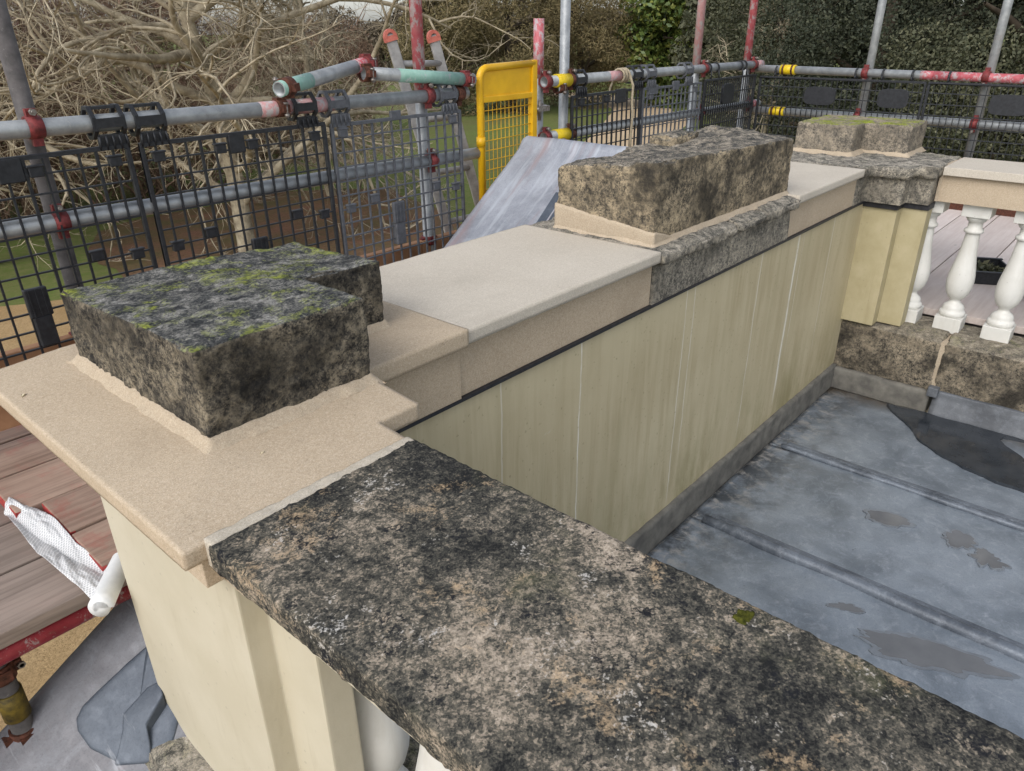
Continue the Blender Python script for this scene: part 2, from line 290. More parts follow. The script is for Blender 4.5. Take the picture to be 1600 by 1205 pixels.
m_simple('board_end', (0.26, 0.03, 0.03), (0.42, 0.07, 0.06), 60, 0.7, 0, 0.3, 0.3, 150)

def m_sheet():
    m, nt, b = new_mat('reinforced_sheet', 0.35, 0, 0.5); p = pos(nt, (1, 1, 1), (0, 0, 0.5))
    s = nt.nodes.new('ShaderNodeSeparateXYZ'); nt.links.new(p, s.inputs[0])
    def lines(v): return ramp(nt, mth(nt, 'ABSOLUTE', mth(nt, 'SUBTRACT', mth(nt, 'FRACT', mth(nt, 'MULTIPLY', v, 150.0)), 0.5)), [(0.10, 1.0), (0.2, 0.0)])
    g = mth(nt, 'MAXIMUM', lines(s.outputs[0]), lines(s.outputs[1]))
    setc(nt, b, mix(nt, g, (0.68, 0.70, 0.72), (0.77, 0.77, 0.77)))
    al = mth(nt, 'ADD', mth(nt, 'MULTIPLY', g, 0.3), 0.58); nt.links.new(al, b.inputs['Alpha']); M['reinforced_sheet'] = m
    m, nt, b = new_mat('white_roll', 0.4, 0, 0.5); n = noise(nt, pos(nt), 40, 4)
    setc(nt, b, ramp(nt, n, [(0.3, (0.66, 0.68, 0.69)), (0.7, (0.78, 0.79, 0.79))])); M['white_roll'] = m
m_sheet()
def m_ground(key, c0, c1, c2, s1, s2):
    m, nt, b = new_mat(key, 0.95, 0, 0.1); p = pos(nt)
    c = ramp(nt, noise(nt, p, s1, 6, 0.6), [(0.35, c0), (0.65, c1)])
    f = noise(nt, p, s2, 5, 0.75); c = mix(nt, ramp(nt, f, [(0.4, 0.0), (0.65, 0.8)]), c, c2)
    setc(nt, b, c); bump(nt, b, f, 0.8, 0.05); M[key] = m
m_ground('grass', (0.115, 0.125, 0.042), (0.11, 0.165, 0.036), (0.17, 0.165, 0.07), 0.22, 3.5)
m_ground('gravel', (0.40, 0.27, 0.13), (0.52, 0.37, 0.20), (0.27, 0.18, 0.09), 0.6, 28)
m_ground('path_gravel', (0.52, 0.40, 0.26), (0.60, 0.47, 0.32), (0.42, 0.31, 0.19), 0.4, 6)
m_ground('leaf_litter', (0.12, 0.105, 0.045), (0.20, 0.105, 0.068), (0.11, 0.07, 0.042), 0.8, 9)
def m_leaf(key, cols, rough=0.6, spec=0.3, trans=0.15):
    m, nt, b = new_mat(key, rough, 0, spec); i = island(nt)
    c = ramp(nt, i, [(k/(len(cols)-1), cc) for k, cc in enumerate(cols)])
    big = noise(nt, pos(nt), 0.7, 4, 0.6); c = mix(nt, ramp(nt, big, [(0.4, 0.35), (0.65, 0.0)]), c, tuple(x*0.55 for x in cols[0]))
    setc(nt, b, c); b.inputs['Transmission Weight'].default_value = 0.0
    M[key] = m
m_leaf('leaf_yew', [(0.14, 0.115, 0.058), (0.20, 0.165, 0.085), (0.26, 0.20, 0.105), (0.15, 0.14, 0.07)], 0.85, 0.1)
m_leaf('leaf_green', [(0.06, 0.105, 0.025), (0.10, 0.15, 0.03), (0.22, 0.23, 0.05), (0.06, 0.10, 0.03)], 0.5, 0.4)
m_leaf('leaf_holm', [(0.05, 0.058, 0.033), (0.085, 0.09, 0.052), (0.15, 0.148, 0.09), (0.055, 0.062, 0.037)], 0.6, 0.2)
m_leaf('leaf_dark', [(0.032, 0.041, 0.027), (0.056, 0.066, 0.042), (0.095, 0.10, 0.064), (0.037, 0.046, 0.03)], 0.6, 0.2)
m_leaf('twig_brown', [(0.14, 0.088, 0.06), (0.21, 0.138, 0.095), (0.27, 0.185, 0.128), (0.17, 0.105, 0.078)], 0.9, 0.1)
m_leaf('twig_red', [(0.18, 0.10, 0.08), (0.25, 0.145, 0.115), (0.19, 0.122, 0.09), (0.30, 0.185, 0.145)], 0.9, 0.1)
m_leaf('far_wood', [(0.11, 0.09, 0.065), (0.16, 0.13, 0.09), (0.13, 0.11, 0.08), (0.2, 0.16, 0.12)], 0.9, 0.1)
m_simple('bark_pale', (0.20, 0.165, 0.115), (0.46, 0.40, 0.29), 4.0, 0.9, 0, 0.15, 0.5, 30)
m_simple('bark_dull', (0.13, 0.085, 0.06), (0.27, 0.185, 0.13), 3.0, 0.9, 0, 0.15, 0.5, 30)
m_simple('bark_dark', (0.05, 0.04, 0.03), (0.10, 0.08, 0.06), 3.0, 0.9, 0, 0.15, 0.5, 30)

# ------------------------------------------------------------------ numpy noise
_rs = np.random.RandomState(7); _perm = _rs.permutation(256); _perm = np.concatenate([_perm, _perm, _perm]); _val = _rs.rand(256)*2-1
def vnoise(p):
    p = np.asarray(p, float); i = np.floor(p).astype(int); f = p-i; f = f*f*(3-2*f); i &= 255
    r = 0
    for dx in (0, 1):
        for dy in (0, 1):
            for dz in (0, 1):
                h = _val[_perm[_perm[_perm[(i[:, 0]+dx) & 255]+((i[:, 1]+dy) & 255)]+((i[:, 2]+dz) & 255)] & 255]
                r = r+h*np.where(dx, f[:, 0], 1-f[:, 0])*np.where(dy, f[:, 1], 1-f[:, 1])*np.where(dz, f[:, 2], 1-f[:, 2])
    return r
def fbm(p, s, o=4, g=0.5):
    a = 1.0; r = 0; p = np.asarray(p)*s
    for k in range(o): r = r+a*vnoise(p+17.3*k); p = p*2.03; a *= g
    return r

# ------------------------------------------------------------------ mesh builder
C = scene.collection
class MB:
    def __init__(s): s.v = []; s.f = []; s.sm = []
    def add(s, vs, fs, smooth=False):
        n = len(s.v); s.v += [tuple(map(float, q)) for q in vs]; s.f += [tuple(n+i for i in q) for q in fs]; s.sm += [smooth]*len(fs); return s
    def box(s, x0, x1, y0, y1, z0, z1, mtx=None):
        vs = [Vector((x, y, z)) for x in (x0, x1) for y in (y0, y1) for z in (z0, z1)]
        if mtx is not None: vs = [mtx @ q for q in vs]
        return s.add(vs, [(0, 1, 3, 2), (4, 6, 7, 5), (0, 4, 5, 1), (2, 3, 7, 6), (0, 2, 6, 4), (1, 5, 7, 3)])
    def prism(s, poly, z0, z1):
        n = len(poly); vs = [(x, y, z0) for x, y in poly]+[(x, y, z1) for x, y in poly]
        return s.add(vs, [tuple(range(n-1, -1, -1)), tuple(range(n, 2*n))]+[(i, (i+1) % n, n+(i+1) % n, n+i) for i in range(n)])
    def cyl(s, a, b, r, n=16, r2=None, cap=True):
        a = Vector(a); b = Vector(b); d = (b-a).normalized(); u = d.orthogonal().normalized(); v = d.cross(u); r2 = r if r2 is None else r2
        vs = [a+(u*math.cos(t)+v*math.sin(t))*r for t in np.linspace(0, 2*math.pi, n, endpoint=False)]
        vs += [b+(u*math.cos(t)+v*math.sin(t))*r2 for t in np.linspace(0, 2*math.pi, n, endpoint=False)]
        s.add(vs, [(i, (i+1) % n, n+(i+1) % n, n+i) for i in range(n)], True)
        if cap: s.add(vs, [tuple(range(n-1, -1, -1)), tuple(range(n, 2*n))])
        return s
    def pipe(s, a, b, r, wall=0.004, n=20):
        a = Vector(a); b = Vector(b); d = (b-a).normalized(); u = d.orthogonal().normalized(); v = d.cross(u)
        ts = np.linspace(0, 2*math.pi, n, endpoint=False)
        ring = lambda c, q: [c+(u*math.cos(t)+v*math.sin(t))*q for t in ts]
        vs = ring(a, r)+ring(b, r)+ring(a, r-wall)+ring(b, r-wall)
        j = lambda i: (i+1) % n
        s.add(vs, [(i, j(i), n+j(i), n+i) for i in range(n)]+[(2*n+i, 3*n+i, 3*n+j(i), 2*n+j(i)) for i in range(n)], True)
        s.add(vs, [(i, 2*n+i, 2*n+j(i), j(i)) for i in range(n)]+[(n+i, n+j(i), 3*n+j(i), 3*n+i) for i in range(n)])
        return s
    def path(s, pts, r, n=8):
        pts = [Vector(p) for p in pts]; rs = r if hasattr(r, '__len__') else [r]*len(pts); vs = []; k = len(pts)
        d0 = (pts[1]-pts[0]).normalized(); u = d0.orthogonal().normalized()
        for i, p in enumerate(pts):
            d = (pts[min(i+1, k-1)]-pts[max(i-1, 0)]).normalized(); u = (u-d*u.dot(d)).normalized(); v = d.cross(u)
            vs += [p+(u*math.cos(t)+v*math.sin(t))*rs[i] for t in np.linspace(0, 2*math.pi, n, endpoint=False)]
        s.add(vs, [(i*n+j, i*n+(j+1) % n, (i+1)*n+(j+1) % n, (i+1)*n+j) for i in range(k-1) for j in range(n)], True)
        s.add(vs, [tuple(range(n-1, -1, -1)), tuple(range((k-1)*n, k*n))]); return s
    def lathe(s, c, prof, n=24, sq=None):
        vs = []; k = len(prof)
        for r, z in prof: vs += [(c[0]+r*math.cos(t), c[1]+r*math.sin(t), z) for t in np.linspace(0, 2*math.pi, n, endpoint=False)]
        s.add(vs, [(i*n+j, i*n+(j+1) % n, (i+1)*n+(j+1) % n, (i+1)*n+j) for i in range(k-1) for j in range(n)], True); return s
    def bevel(s, w, seg=2):
        s._bev = (w, seg); return s
    def build(s, name, mat, parent=None, base=None):
        me = bpy.data.meshes.new(name)
        off = Vector((0, 0, 0))
        if parent is not None: off = Vector(parent['_w'])
        elif base is not None: off = Vector(base)
        elif s.v:
            a = np.array(s.v); off = Vector(((a[:, 0].min()+a[:, 0].max())/2, (a[:, 1].min()+a[:, 1].max())/2, a[:, 2].min()))
        me.from_pydata([(x-off.x, y-off.y, z-off.z) for x, y, z in s.v], [], s.f)
        me.polygons.foreach_set('use_smooth', s.sm)
        bm = bmesh.new(); bm.from_mesh(me); bmesh.ops.remove_doubles(bm, verts=bm.verts, dist=1e-5)
        bmesh.ops.recalc_face_normals(bm, faces=bm.faces)
        if getattr(s, '_bev', None):
            ed = [e for e in bm.edges if len(e.link_faces) == 2 and e.calc_face_angle() > 0.6]
            bmesh.ops.bevel(bm, geom=ed, offset=s._bev[0], segments=s._bev[1], affect='EDGES', profile=0.6)
        bm.to_mesh(me); bm.free()
        me.materials.append(M[mat]); o = bpy.data.objects.new(name, me); C.objects.link(o)
        link(o, parent, off); return o
def link(o, parent, off):
    o['_w'] = tuple(off)
    if parent is None: o.location = off
    else: o.parent = parent          # child meshes are stored relative to their parent's origin
def tag(o, label, cat, group=None):
    o['label'] = label; o['category'] = cat
    if group: o['group'] = group
    return o
def thing(name, loc, label, cat, group=None):
    o = bpy.data.objects.new(name, None); C.objects.link(o); o.location = loc; o['_w'] = tuple(loc); o.empty_display_size = 0.1
    return tag(o, label, cat, group)
def struct(o): o['kind'] = 'structure'; return o
def raw(name, V, F, mat, parent=None, smooth=False, base=None):
    """fast mesh from numpy arrays: V (n,3), F (m,k)"""
    V = np.asarray(V, float); F = np.asarray(F)
    off = Vector(parent['_w']) if parent is not None else (Vector(base) if base is not None else Vector((V[:, 0].mean(), V[:, 1].mean(), V[:, 2].min())))
    me = bpy.data.meshes.new(name); k = F.shape[1]
    me.vertices.add(len(V)); me.vertices.foreach_set('co', (V-np.array(off)).astype(np.float32).ravel())
    me.loops.add(F.size); me.loops.foreach_set('vertex_index', F.astype(np.int32).ravel())
    me.polygons.add(len(F)); me.polygons.foreach_set('loop_start', np.arange(0, F.size, k, dtype=np.int32))
    me.polygons.foreach_set('loop_total', np.full(len(F), k, np.int32))
    me.polygons.foreach_set('use_smooth', np.full(len(F), smooth))
    me.update(calc_edges=True); me.materials.append(M[mat])
    o = bpy.data.objects.new(name, me); C.objects.link(o); link(o, parent, off); return o

def rough_block(name, rects, z0, z1, cell, mat, parent=None, it=2, amp=0.002, amp_s=25, chip=1.2, topfn=None, seed=0, rot=None, cv=1.0, bottom=False):
    """weathered stone whose plan is a union of rectangles; dense grid, worn edges, uneven faces"""
    xs0 = min(r[0] for r in rects); xs1 = max(r[1] for r in rects); ys0 = min(r[2] for r in rects); ys1 = max(r[3] for r in rects)
    nx = max(3, round((xs1-xs0)/cell)); ny = max(3, round((ys1-ys0)/cell)); nzc = max(2, round((z1-z0)/cell))
    gx = np.linspace(xs0, xs1, nx+1); gy = np.linspace(ys0, ys1, ny+1); gz = np.linspace(z0, z1, nzc+1)
    ins = np.zeros((nx, ny), bool); cxs = (gx[:-1]+gx[1:])/2; cys = (gy[:-1]+gy[1:])/2
    for a, b_, c, d in rects: ins |= ((cxs > a) & (cxs < b_))[:, None] & ((cys > c) & (cys < d))[None, :]
    idx = {}; V = []; F = []
    def vid(i, j, k):
        q = (i, j, k)
        if q not in idx: idx[q] = len(V); V.append((gx[i], gy[j], gz[k]))
        return idx[q]
    for i in range(nx):
        for j in range(ny):
            if not ins[i, j]: continue
            F.append((vid(i, j, nzc), vid(i+1, j, nzc), vid(i+1, j+1, nzc), vid(i, j+1, nzc)))
            if bottom: F.append((vid(i, j, 0), vid(i, j+1, 0), vid(i+1, j+1, 0), vid(i+1, j, 0)))
            for di, dj, e in ((-1, 0, ((i, j+1), (i, j))), (1, 0, ((i+1, j), (i+1, j+1))), (0, -1, ((i, j), (i+1, j))), (0, 1, ((i+1, j+1), (i, j+1)))):
                a, b_ = i+di, j+dj
                if 0 <= a < nx and 0 <= b_ < ny and ins[a, b_]: continue
                (p, q), (r_, t) = e
                for k in range(nzc): F.append((vid(p, q, k), vid(r_, t, k), vid(r_, t, k+1), vid(p, q, k+1)))
    V = np.array(V); F = np.array(F); V0 = V.copy()
    E = np.concatenate([F[:, [0, 1]], F[:, [1, 2]], F[:, [2, 3]], F[:, [3, 0]]]); E = np.concatenate([E, E[:, ::-1]])
    deg = np.bincount(E[:, 0], minlength=len(V))[:, None]
    bott = V0[:, 2] < z0+1e-6
    for _ in range(it):
        A = np.zeros_like(V); np.add.at(A, E[:, 0], V[E[:, 1]]); A /= deg; V = V*0.35+A*0.65
        if not bottom: V[bott, 2] = z0
    d = V-V0; P = V0+seed*3.7
    ck = np.clip(0.75+cv*(fbm(P, 18, 3)*1.1+fbm(P, 60, 2)*0.5), 0, 2.5)[:, None]*chip
    V = V0+d*ck
    # face normals to vertices
    fn = np.cross(V[F[:, 1]]-V[F[:, 0]], V[F[:, 3]]-V[F[:, 0]]); N = np.zeros_like(V)
    for k in range(4): np.add.at(N, F[:, k], fn)
    N /= np.linalg.norm(N, axis=1)[:, None]+1e-12
    V = V+N*(fbm(P, amp_s, 4, 0.6)*amp+fbm(P, 5, 2)*amp*0.6)[:, None]
    if not bottom:
        hb = np.clip((V0[:, 2]-z0)/(5*cell), 0.12, 1)[:, None]; V = V0+(V-V0)*np.concatenate([hb, hb, np.ones_like(hb)], 1)
    if topfn is not None:
        t = np.clip((V0[:, 2]-z0)/(z1-z0), 0, 1); V[:, 2] += topfn(V0[:, 0], V0[:, 1])*t
    if rot is not None:
        c = V0.mean(0); cs, sn = math.cos(rot), math.sin(rot); x, y = V[:, 0]-c[0], V[:, 1]-c[1]
        V[:, 0] = c[0]+x*cs-y*sn; V[:, 1] = c[1]+x*sn+y*cs
    return raw(name, V, F, mat, parent, True)

def grid_sheet(name, fn, us, vs, mat, parent=None, thick=0.0):
    """surface fn(u,v)->xyz over arrays; optional thickness downwards"""
    U, W = np.meshgrid(us, vs, indexing='ij'); V = np.stack(fn(U.ravel(), W.ravel()), 1); a, b_ = len(us), len(vs)
    I = np.arange(a*b_).reshape(a, b_); F = np.stack([I[:-1, :-1], I[1:, :-1], I[1:, 1:], I[:-1, 1:]], -1).reshape(-1, 4)
    if thick:
        n = len(V); V = np.concatenate([V, V-np.array([0, 0, thick])]); F2 = F[:, ::-1]+n
        ring = np.concatenate([I[:, 0], I[-1, 1:], I[-2::-1, -1], I[0, -2:0:-1]]); nxt = np.roll(ring, -1)
        F = np.concatenate([F, F2, np.stack([ring, ring+n, nxt+n, nxt], 1)])
    return raw(name, V, F, mat, parent, True)

# ================================================================== SETTING: ground
GZ = -6.0
def flat(name, poly, z, mat):
    o = MB().add([(x, y, z) for x, y in poly], [tuple(range(len(poly)))]).build(name, mat); return struct(o)
def lawn():
    def f(u, v): return u, v, np.full_like(u, GZ)+0.25*fbm(np.stack([u, v, u*0], 1), 0.03, 2)*np.clip((np.hypot(u-15, v-15)-45)/60, 0, 1)
    us = np.concatenate([np.linspace(-700, -60, 8), np.linspace(-40, 140, 60), np.linspace(170, 900, 10)])
    o = grid_sheet('ground', f, us, us, 'grass'); struct(o)
lawn()
def wavy(poly, step=1.0, amp=0.5, seed=0):
    out = []
    for i in range(len(poly)):
        a = np.array(poly[i], float); b = np.array(poly[(i+1) % len(poly)], float); n = max(1, int(np.linalg.norm(b-a)/step))
        for k in range(n): out.append(a+(b-a)*k/n)
    out = np.array(out); P = np.concatenate([out, np.full((len(out), 1), seed*5.1)], 1)
    out = out+amp*np.stack([fbm(P, 0.4, 3), fbm(P+31, 0.4, 3)], 1); return [tuple(q) for q in out]
flat('gravel_drive', wavy([(-40, -40), (16, -40), (16, 6), (13, 12), (9.2, 15.5), (6.0, 19.6), (3.2, 21.3), (-6, 22.5), (-40, 26)], 1.0, 0.35, 1), GZ+0.012, 'gravel')
flat('gravel_path', wavy([(33.5, 25.0), (43.6, 30.0), (52.1, 35.0), (56.5, 39.5), (58.5, 45.5), (60, 52), (64, 54), (63.2, 47), (62.8, 42.5), (60, 37.6), (55, 31.3), (48.7, 26.5), (41.3, 22.5), (36, 19.5)], 1.5, 0.3, 2), GZ+0.016, 'path_gravel')
flat('leaf_litter_bed', wavy([(8.0, 18.5), (7.2, 22.5), (9.0, 26.5), (15.2, 27.5), (20.0, 24.5), (17.2, 17.0), (13, 15.2), (10.5, 16.2)], 1.0, 0.5, 3), GZ+0.02, 'leaf_litter')

# ================================================================== BUILDING body under the roof
bld = thing('building', (2.4, 0, GZ), 'cream walled building carrying the lead roof and parapet', 'building')
MB().box(0.50, 4.70, -3.0, 1.62, GZ, -1.94).build('wall', 'building_wall', bld)
MB().prism([(0.10, -3.0), (0.5, -3.0), (0.5, 1.62), (0.10, 1.62)], -2.25, -2.02).build('cornice', 'building_wall', bld)

# ================================================================== LEAD ROOF
roof = MB().box(0.72, 4.2, -3.0, 1.2, -1.97, -1.935).build('lead_roof', 'lead_flat'); struct(roof)
xb = [0.74, 1.68, 2.485, 3.29, 4.165]
for i in range(4):
    def f(u, v, s=i):
        P = np.stack([u, v, u*0+s*9], 1)
        return u, v, -1.915+0.006*fbm(P, 2.2, 3)+0.0022*fbm(P, 11, 3)-0.010*np.clip((v-0.9)/0.28, 0, 1)
    grid_sheet('lead_sheet', f, np.arange(xb[i]+0.001, xb[i+1], 0.02), np.arange(-3.0, 1.172, 0.02), 'lead_flat', roof, 0.012)
for i, (x, r) in enumerate(((1.68, 0.022), (2.485, 0.029), (3.29, 0.017))):
    ys = np.linspace(-3.0, 1.10, 80); P = np.stack([ys*0+i, ys, ys*0], 1); dx = 0.004*fbm(P, 4, 3)
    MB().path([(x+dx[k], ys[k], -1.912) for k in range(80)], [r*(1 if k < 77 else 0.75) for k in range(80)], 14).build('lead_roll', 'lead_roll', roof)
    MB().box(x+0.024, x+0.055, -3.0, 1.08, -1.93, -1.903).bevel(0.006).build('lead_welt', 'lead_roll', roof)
# puddles of rain water: thin irregular films
def puddle(cx, cy, rx, ry, ang, label, seed, rag=0.35, z=-1.9065):
    t = np.linspace(0, 2*math.pi, 72, endpoint=False); P = np.stack([np.cos(t)*1.2, np.sin(t)*1.2, t*0+seed], 1)
    r = 1+rag*fbm(P, 1.3, 4, 0.6); x, y = np.cos(t)*rx*r, np.sin(t)*ry*r; c, s = math.cos(ang), math.sin(ang)
    V = [(cx, cy, z)]+[(cx+x[k]*c-y[k]*s, cy+x[k]*s+y[k]*c, z) for k in range(72)]
    V += [(a, b, z-0.012) for a, b, _ in V[1:]]
    F = [(0, 1+k, 1+(k+1) % 72) for k in range(72)]+[(1+k, 73+k, 73+(k+1) % 72, 1+(k+1) % 72) for k in range(72)]
    o = tag(MB().add(V, F, False).build('puddle', 'puddle_water'), label, 'puddle')
    P2 = np.stack([np.cos(t)*1.2, np.sin(t)*1.2, t*0+seed+50], 1); r2 = r+0.10+0.16*np.clip(fbm(P2, 1.6, 4, 0.6)+0.3, 0, 1); x, y = np.cos(t)*rx*r2, np.sin(t)*ry*r2
    W = [(cx, cy, z-0.0008)]+[(cx+x[k]*c-y[k]*s, cy+x[k]*s+y[k]*c, z-0.0008) for k in range(72)]; W += [(a, b, z-0.012) for a, b, _ in W[1:]]
    MB().add(W, F, False).build('damp_rim', 'damp_lead', o)
PP = [(4.10, 0.84), (3.97, 0.73), (3.898, 0.667), (3.785, 0.575), (3.694, 0.453), (3.652, 0.316), (3.62, 0.2), (3.611, 0.101), (3.60, -0.06), (3.63, -0.22), (3.78, -0.30), (3.90, -0.2), (3.893, -0.01), (3.921, 0.152), (3.995, 0.232), (4.05, 0.284), (4.09, 0.26), (4.115, 0.131), (4.125, 0.30), (4.12, 0.486), (4.118, 0.70)]
q = np.array([(np.array(PP[k])*(1-t)+np.array(PP[(k+1) % len(PP)])*t) for k in range(len(PP)) for t in (0, 0.25, 0.5, 0.75)]); k3 = np.concatenate([q, q[:, :1]*0], 1)
q = q+0.012*np.stack([fbm(k3, 9, 3), fbm(k3+40, 9, 3)], 1)
tag(MB().prism([tuple(a) for a in q], -1.93, -1.9035).build('puddle', 'deep_water'), 'large dark puddle on the lead below the far stone plinth', 'puddle')
puddle(2.99, 0.50, 0.045, 0.085, 0.3, 'small oval puddle alone in the middle lead bay', 5, 0.25)
puddle(3.02, 0.235, 0.05, 0.05, 0.2, 'small round damp patch in the middle lead bay', 9, 0.4)
puddle(2.965, 0.12, 0.055, 0.05, 0.9, 'ragged damp patch beside the round one in the middle lead bay', 12, 0.45)
puddle(2.285, 0.155, 0.07, 0.19, 0.35, 'long shallow puddle beside the raised lead roll', 21, 0.3)
puddle(2.33, 0.45, 0.02, 0.055, 0.5, 'slim damp streak beside the raised lead roll', 27, 0.4)

# ================================================================== LONG PARAPET WALL
ZT = -0.65
pw = thing('parapet_wall', (2.4, 1.43, -1.94), 'long olive cream rendered parapet wall with stone coping between corner piers', 'parapet wall')
MB().box(0.72, 4.27, 1.189, 1.665, -1.79, -0.846).build('rendered_wall', 'wall_paint', pw)
MB().box(0.74, 4.2, 1.178, 1.68, -0.8455, -0.836).build('damp_course', 'dpc', pw)
rough_block('cement_upstand', [(0.74, 4.19, 1.168, 1.3)], -1.93, -1.788, 0.016, 'cement', pw, 1, 0.003, 20, 1)
def coping(x0, x1, stone, name='coping_stone'):
    c = rough_block(name, [(x0, x1, 1.159, 1.73)], ZT-0.036, ZT, 0.0085, stone, pw, 1, 0.0004, 30, 0.18, cv=1.8, seed=x0*7, bottom=True)
    MB().box(x0+0.001, x1-0.001, 1.189, 1.70, -0.836, ZT-0.037).bevel(0.002).build('fascia', 'warm_stone', c)  # same stone as the pale coping; browner material puts its shade into the colour
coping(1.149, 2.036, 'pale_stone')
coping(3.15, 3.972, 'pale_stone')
MB().box(1.142, 1.1505, 1.166, 1.726, ZT-0.034, ZT-0.003).build('mortar_joint', 'grey_mortar', pw)
xo = [2.040, 2.585, 2.825, 3.146]
for i in range(3):
    rough_block('coping_stone', [(xo[i]+0.002, xo[i+1]-0.002, 1.150, 1.735)], ZT-0.052, ZT-0.004, 0.009, 'old_cap', pw, 5, 0.0035, 22, 1.5, seed=i,
                topfn=lambda x, y: -0.012*np.clip((1.2-y)/0.05, 0, 1), bottom=True)
    rough_block('fascia', [(xo[i], xo[i+1], 1.182, 1.70)], -0.836, ZT-0.045, 0.012, 'old_cap', pw, 1, 0.0022, 22, 1.2, seed=i+5)
# small chips of paint at the top of the wall
# ================================================================== NEAR CORNER PIER
np_ = thing('corner_pier', (0.55, 1.2, -2.05), 'cream painted corner pier under a new warm sandstone slab', 'pier')
def fall(x, y): return np.where((x < 0.47) | (y < 1.09), -0.075*np.maximum(np.clip(0.47-x, 0, 1), np.clip(1.09-y, 0, 1)), 0)+0.009
rough_block('cap_slab', [(0.304, 0.725, 0.885, 1.77), (0.304, 0.822, 0.97, 1.77), (0.304, 1.143, 1.145, 1.73)], ZT-0.036, ZT, 0.0075, 'warm_stone', np_, 1, 0.0003, 40, 0.2, topfn=fall, bottom=True)
MB().prism([(0.345, 0.932), (0.47, 0.932), (0.47, 1.69), (0.345, 1.69)], -0.771, ZT-0.034).bevel(0.002).build('fascia', 'warm_stone', np_)
MB().prism([(0.46, 0.934), (0.691, 0.934), (0.691, 1.005), (0.789, 1.005), (0.789, 1.179), (1.142, 1.179), (1.142, 1.695), (0.46, 1.695)], -0.836, ZT-0.034).bevel(0.002).build('fascia', 'warm_stone', np_)
MB().prism([(0.385, 0.933), (0.432, 0.933), (0.432, 0.802), (0.492, 0.802), (0.492, 0.94), (0.66, 0.94), (0.66, 1.0), (0.765, 1.0), (0.765, 1.60), (0.475, 1.60), (0.475, 1.49), (0.385, 1.49)], -1.53, -0.770).bevel(0.004).build('shaft', 'pier_paint', np_)
rough_block('plinth', [(0.295, 0.74, 0.62, 1.475)], -2.06, -1.515, 0.014, 'old_cap', np_, 3, 0.006, 14, 1.4, seed=3, topfn=lambda x, y: -0.10*np.clip(0.39-x, 0, 1)*1.5)

# ================================================================== NEAR BALUSTRADE
nb = thing('balustrade', (0.53, 0.0, -2.0), 'stone balustrade with thick lichen covered coping and white painted balusters', 'balustrade')
rough_block('coping', [(0.336, 0.724, -1.0, 0.874)], ZT-0.046, ZT+0.001, 0.0055, 'lichen_coping', nb, 4, 0.0016, 70, 1.1, cv=0.3, seed=11, bottom=True)
rough_block('mortar_joint', [(0.338, 0.722, 0.864, 0.8865)], ZT-0.045, ZT+0.0018, 0.004, 'grey_mortar', nb, 3, 0.0012, 40, 0.9, seed=4)
rough_block('mortar_joint', [(0.375, 0.43, 0.878, 0.936)], -0.775, -0.69, 0.006, 'mortar', nb, 1, 0.001, 40, 0.8, seed=6)
MB().box(0.405, 0.66, -1.0, 0.801, -0.835, -0.694).bevel(0.004).build('frieze', 'pier_paint', nb)
def baluster_parts(cx, cy, zb, zt, parent):
    H = zt-zb; k = H/0.66
    def z(t): return zb+t*k
    pr = [(0.0, z(0.075)), (0.058, z(0.075)), (0.064, z(0.085)), (0.064, z(0.098)), (0.058, z(0.106)), (0.052, z(0.110)), (0.054, z(0.120)), (0.046, z(0.136)), (0.032, z(0.146)),
          (0.026, z(0.156)), (0.026, z(0.164)), (0.040, z(0.176)), (0.055, z(0.200)), (0.063, z(0.232)), (0.0655, z(0.262)), (0.063, z(0.295)), (0.056, z(0.335)), (0.047, z(0.38)),
          (0.040, z(0.43)), (0.0355, z(0.48)), (0.0335, z(0.505)), (0.036, z(0.510)), (0.044, z(0.514)), (0.047, z(0.522)), (0.044, z(0.530)), (0.035, z(0.534)), (0.0335, z(0.55)), (0.034, z(0.566)), (0.042, z(0.57)), (0.046, z(0.578)), (0.060, z(0.598)), (0.0, z(0.598))]
    b = MB().lathe((cx, cy), pr, 28).build('baluster', 'white_paint', parent)
    MB().box(cx-0.066, cx+0.066, cy-0.066, cy+0.066, zb-0.004, z(0.077)).bevel(0.004).build('base_block', 'white_paint', b)
    MB().box(cx-0.066, cx+0.066, cy-0.066, cy+0.066, z(0.596), zt+0.004).bevel(0.004).build('cap_block', 'white_paint', b)
for k in range(8): baluster_parts(0.566, 0.865-k*0.205, -1.515, -0.835, nb)
rough_block('plinth', [(0.36, 0.76, -1.0, 0.625)], -2.0, -1.51, 0.03, 'old_plinth', nb, 2, 0.006, 14, 1.2, seed=8)
tag(rough_block('moss_tuft', [(0.712-0.03, 0.712-0.006, 0.232, 0.25)], ZT-0.003, ZT+0.0035, 0.0016, 'moss_tuft', None, 6, 0.003, 150, 1.6, seed=2), 'tiny olive moss tuft growing on the lichen covered coping', 'moss')

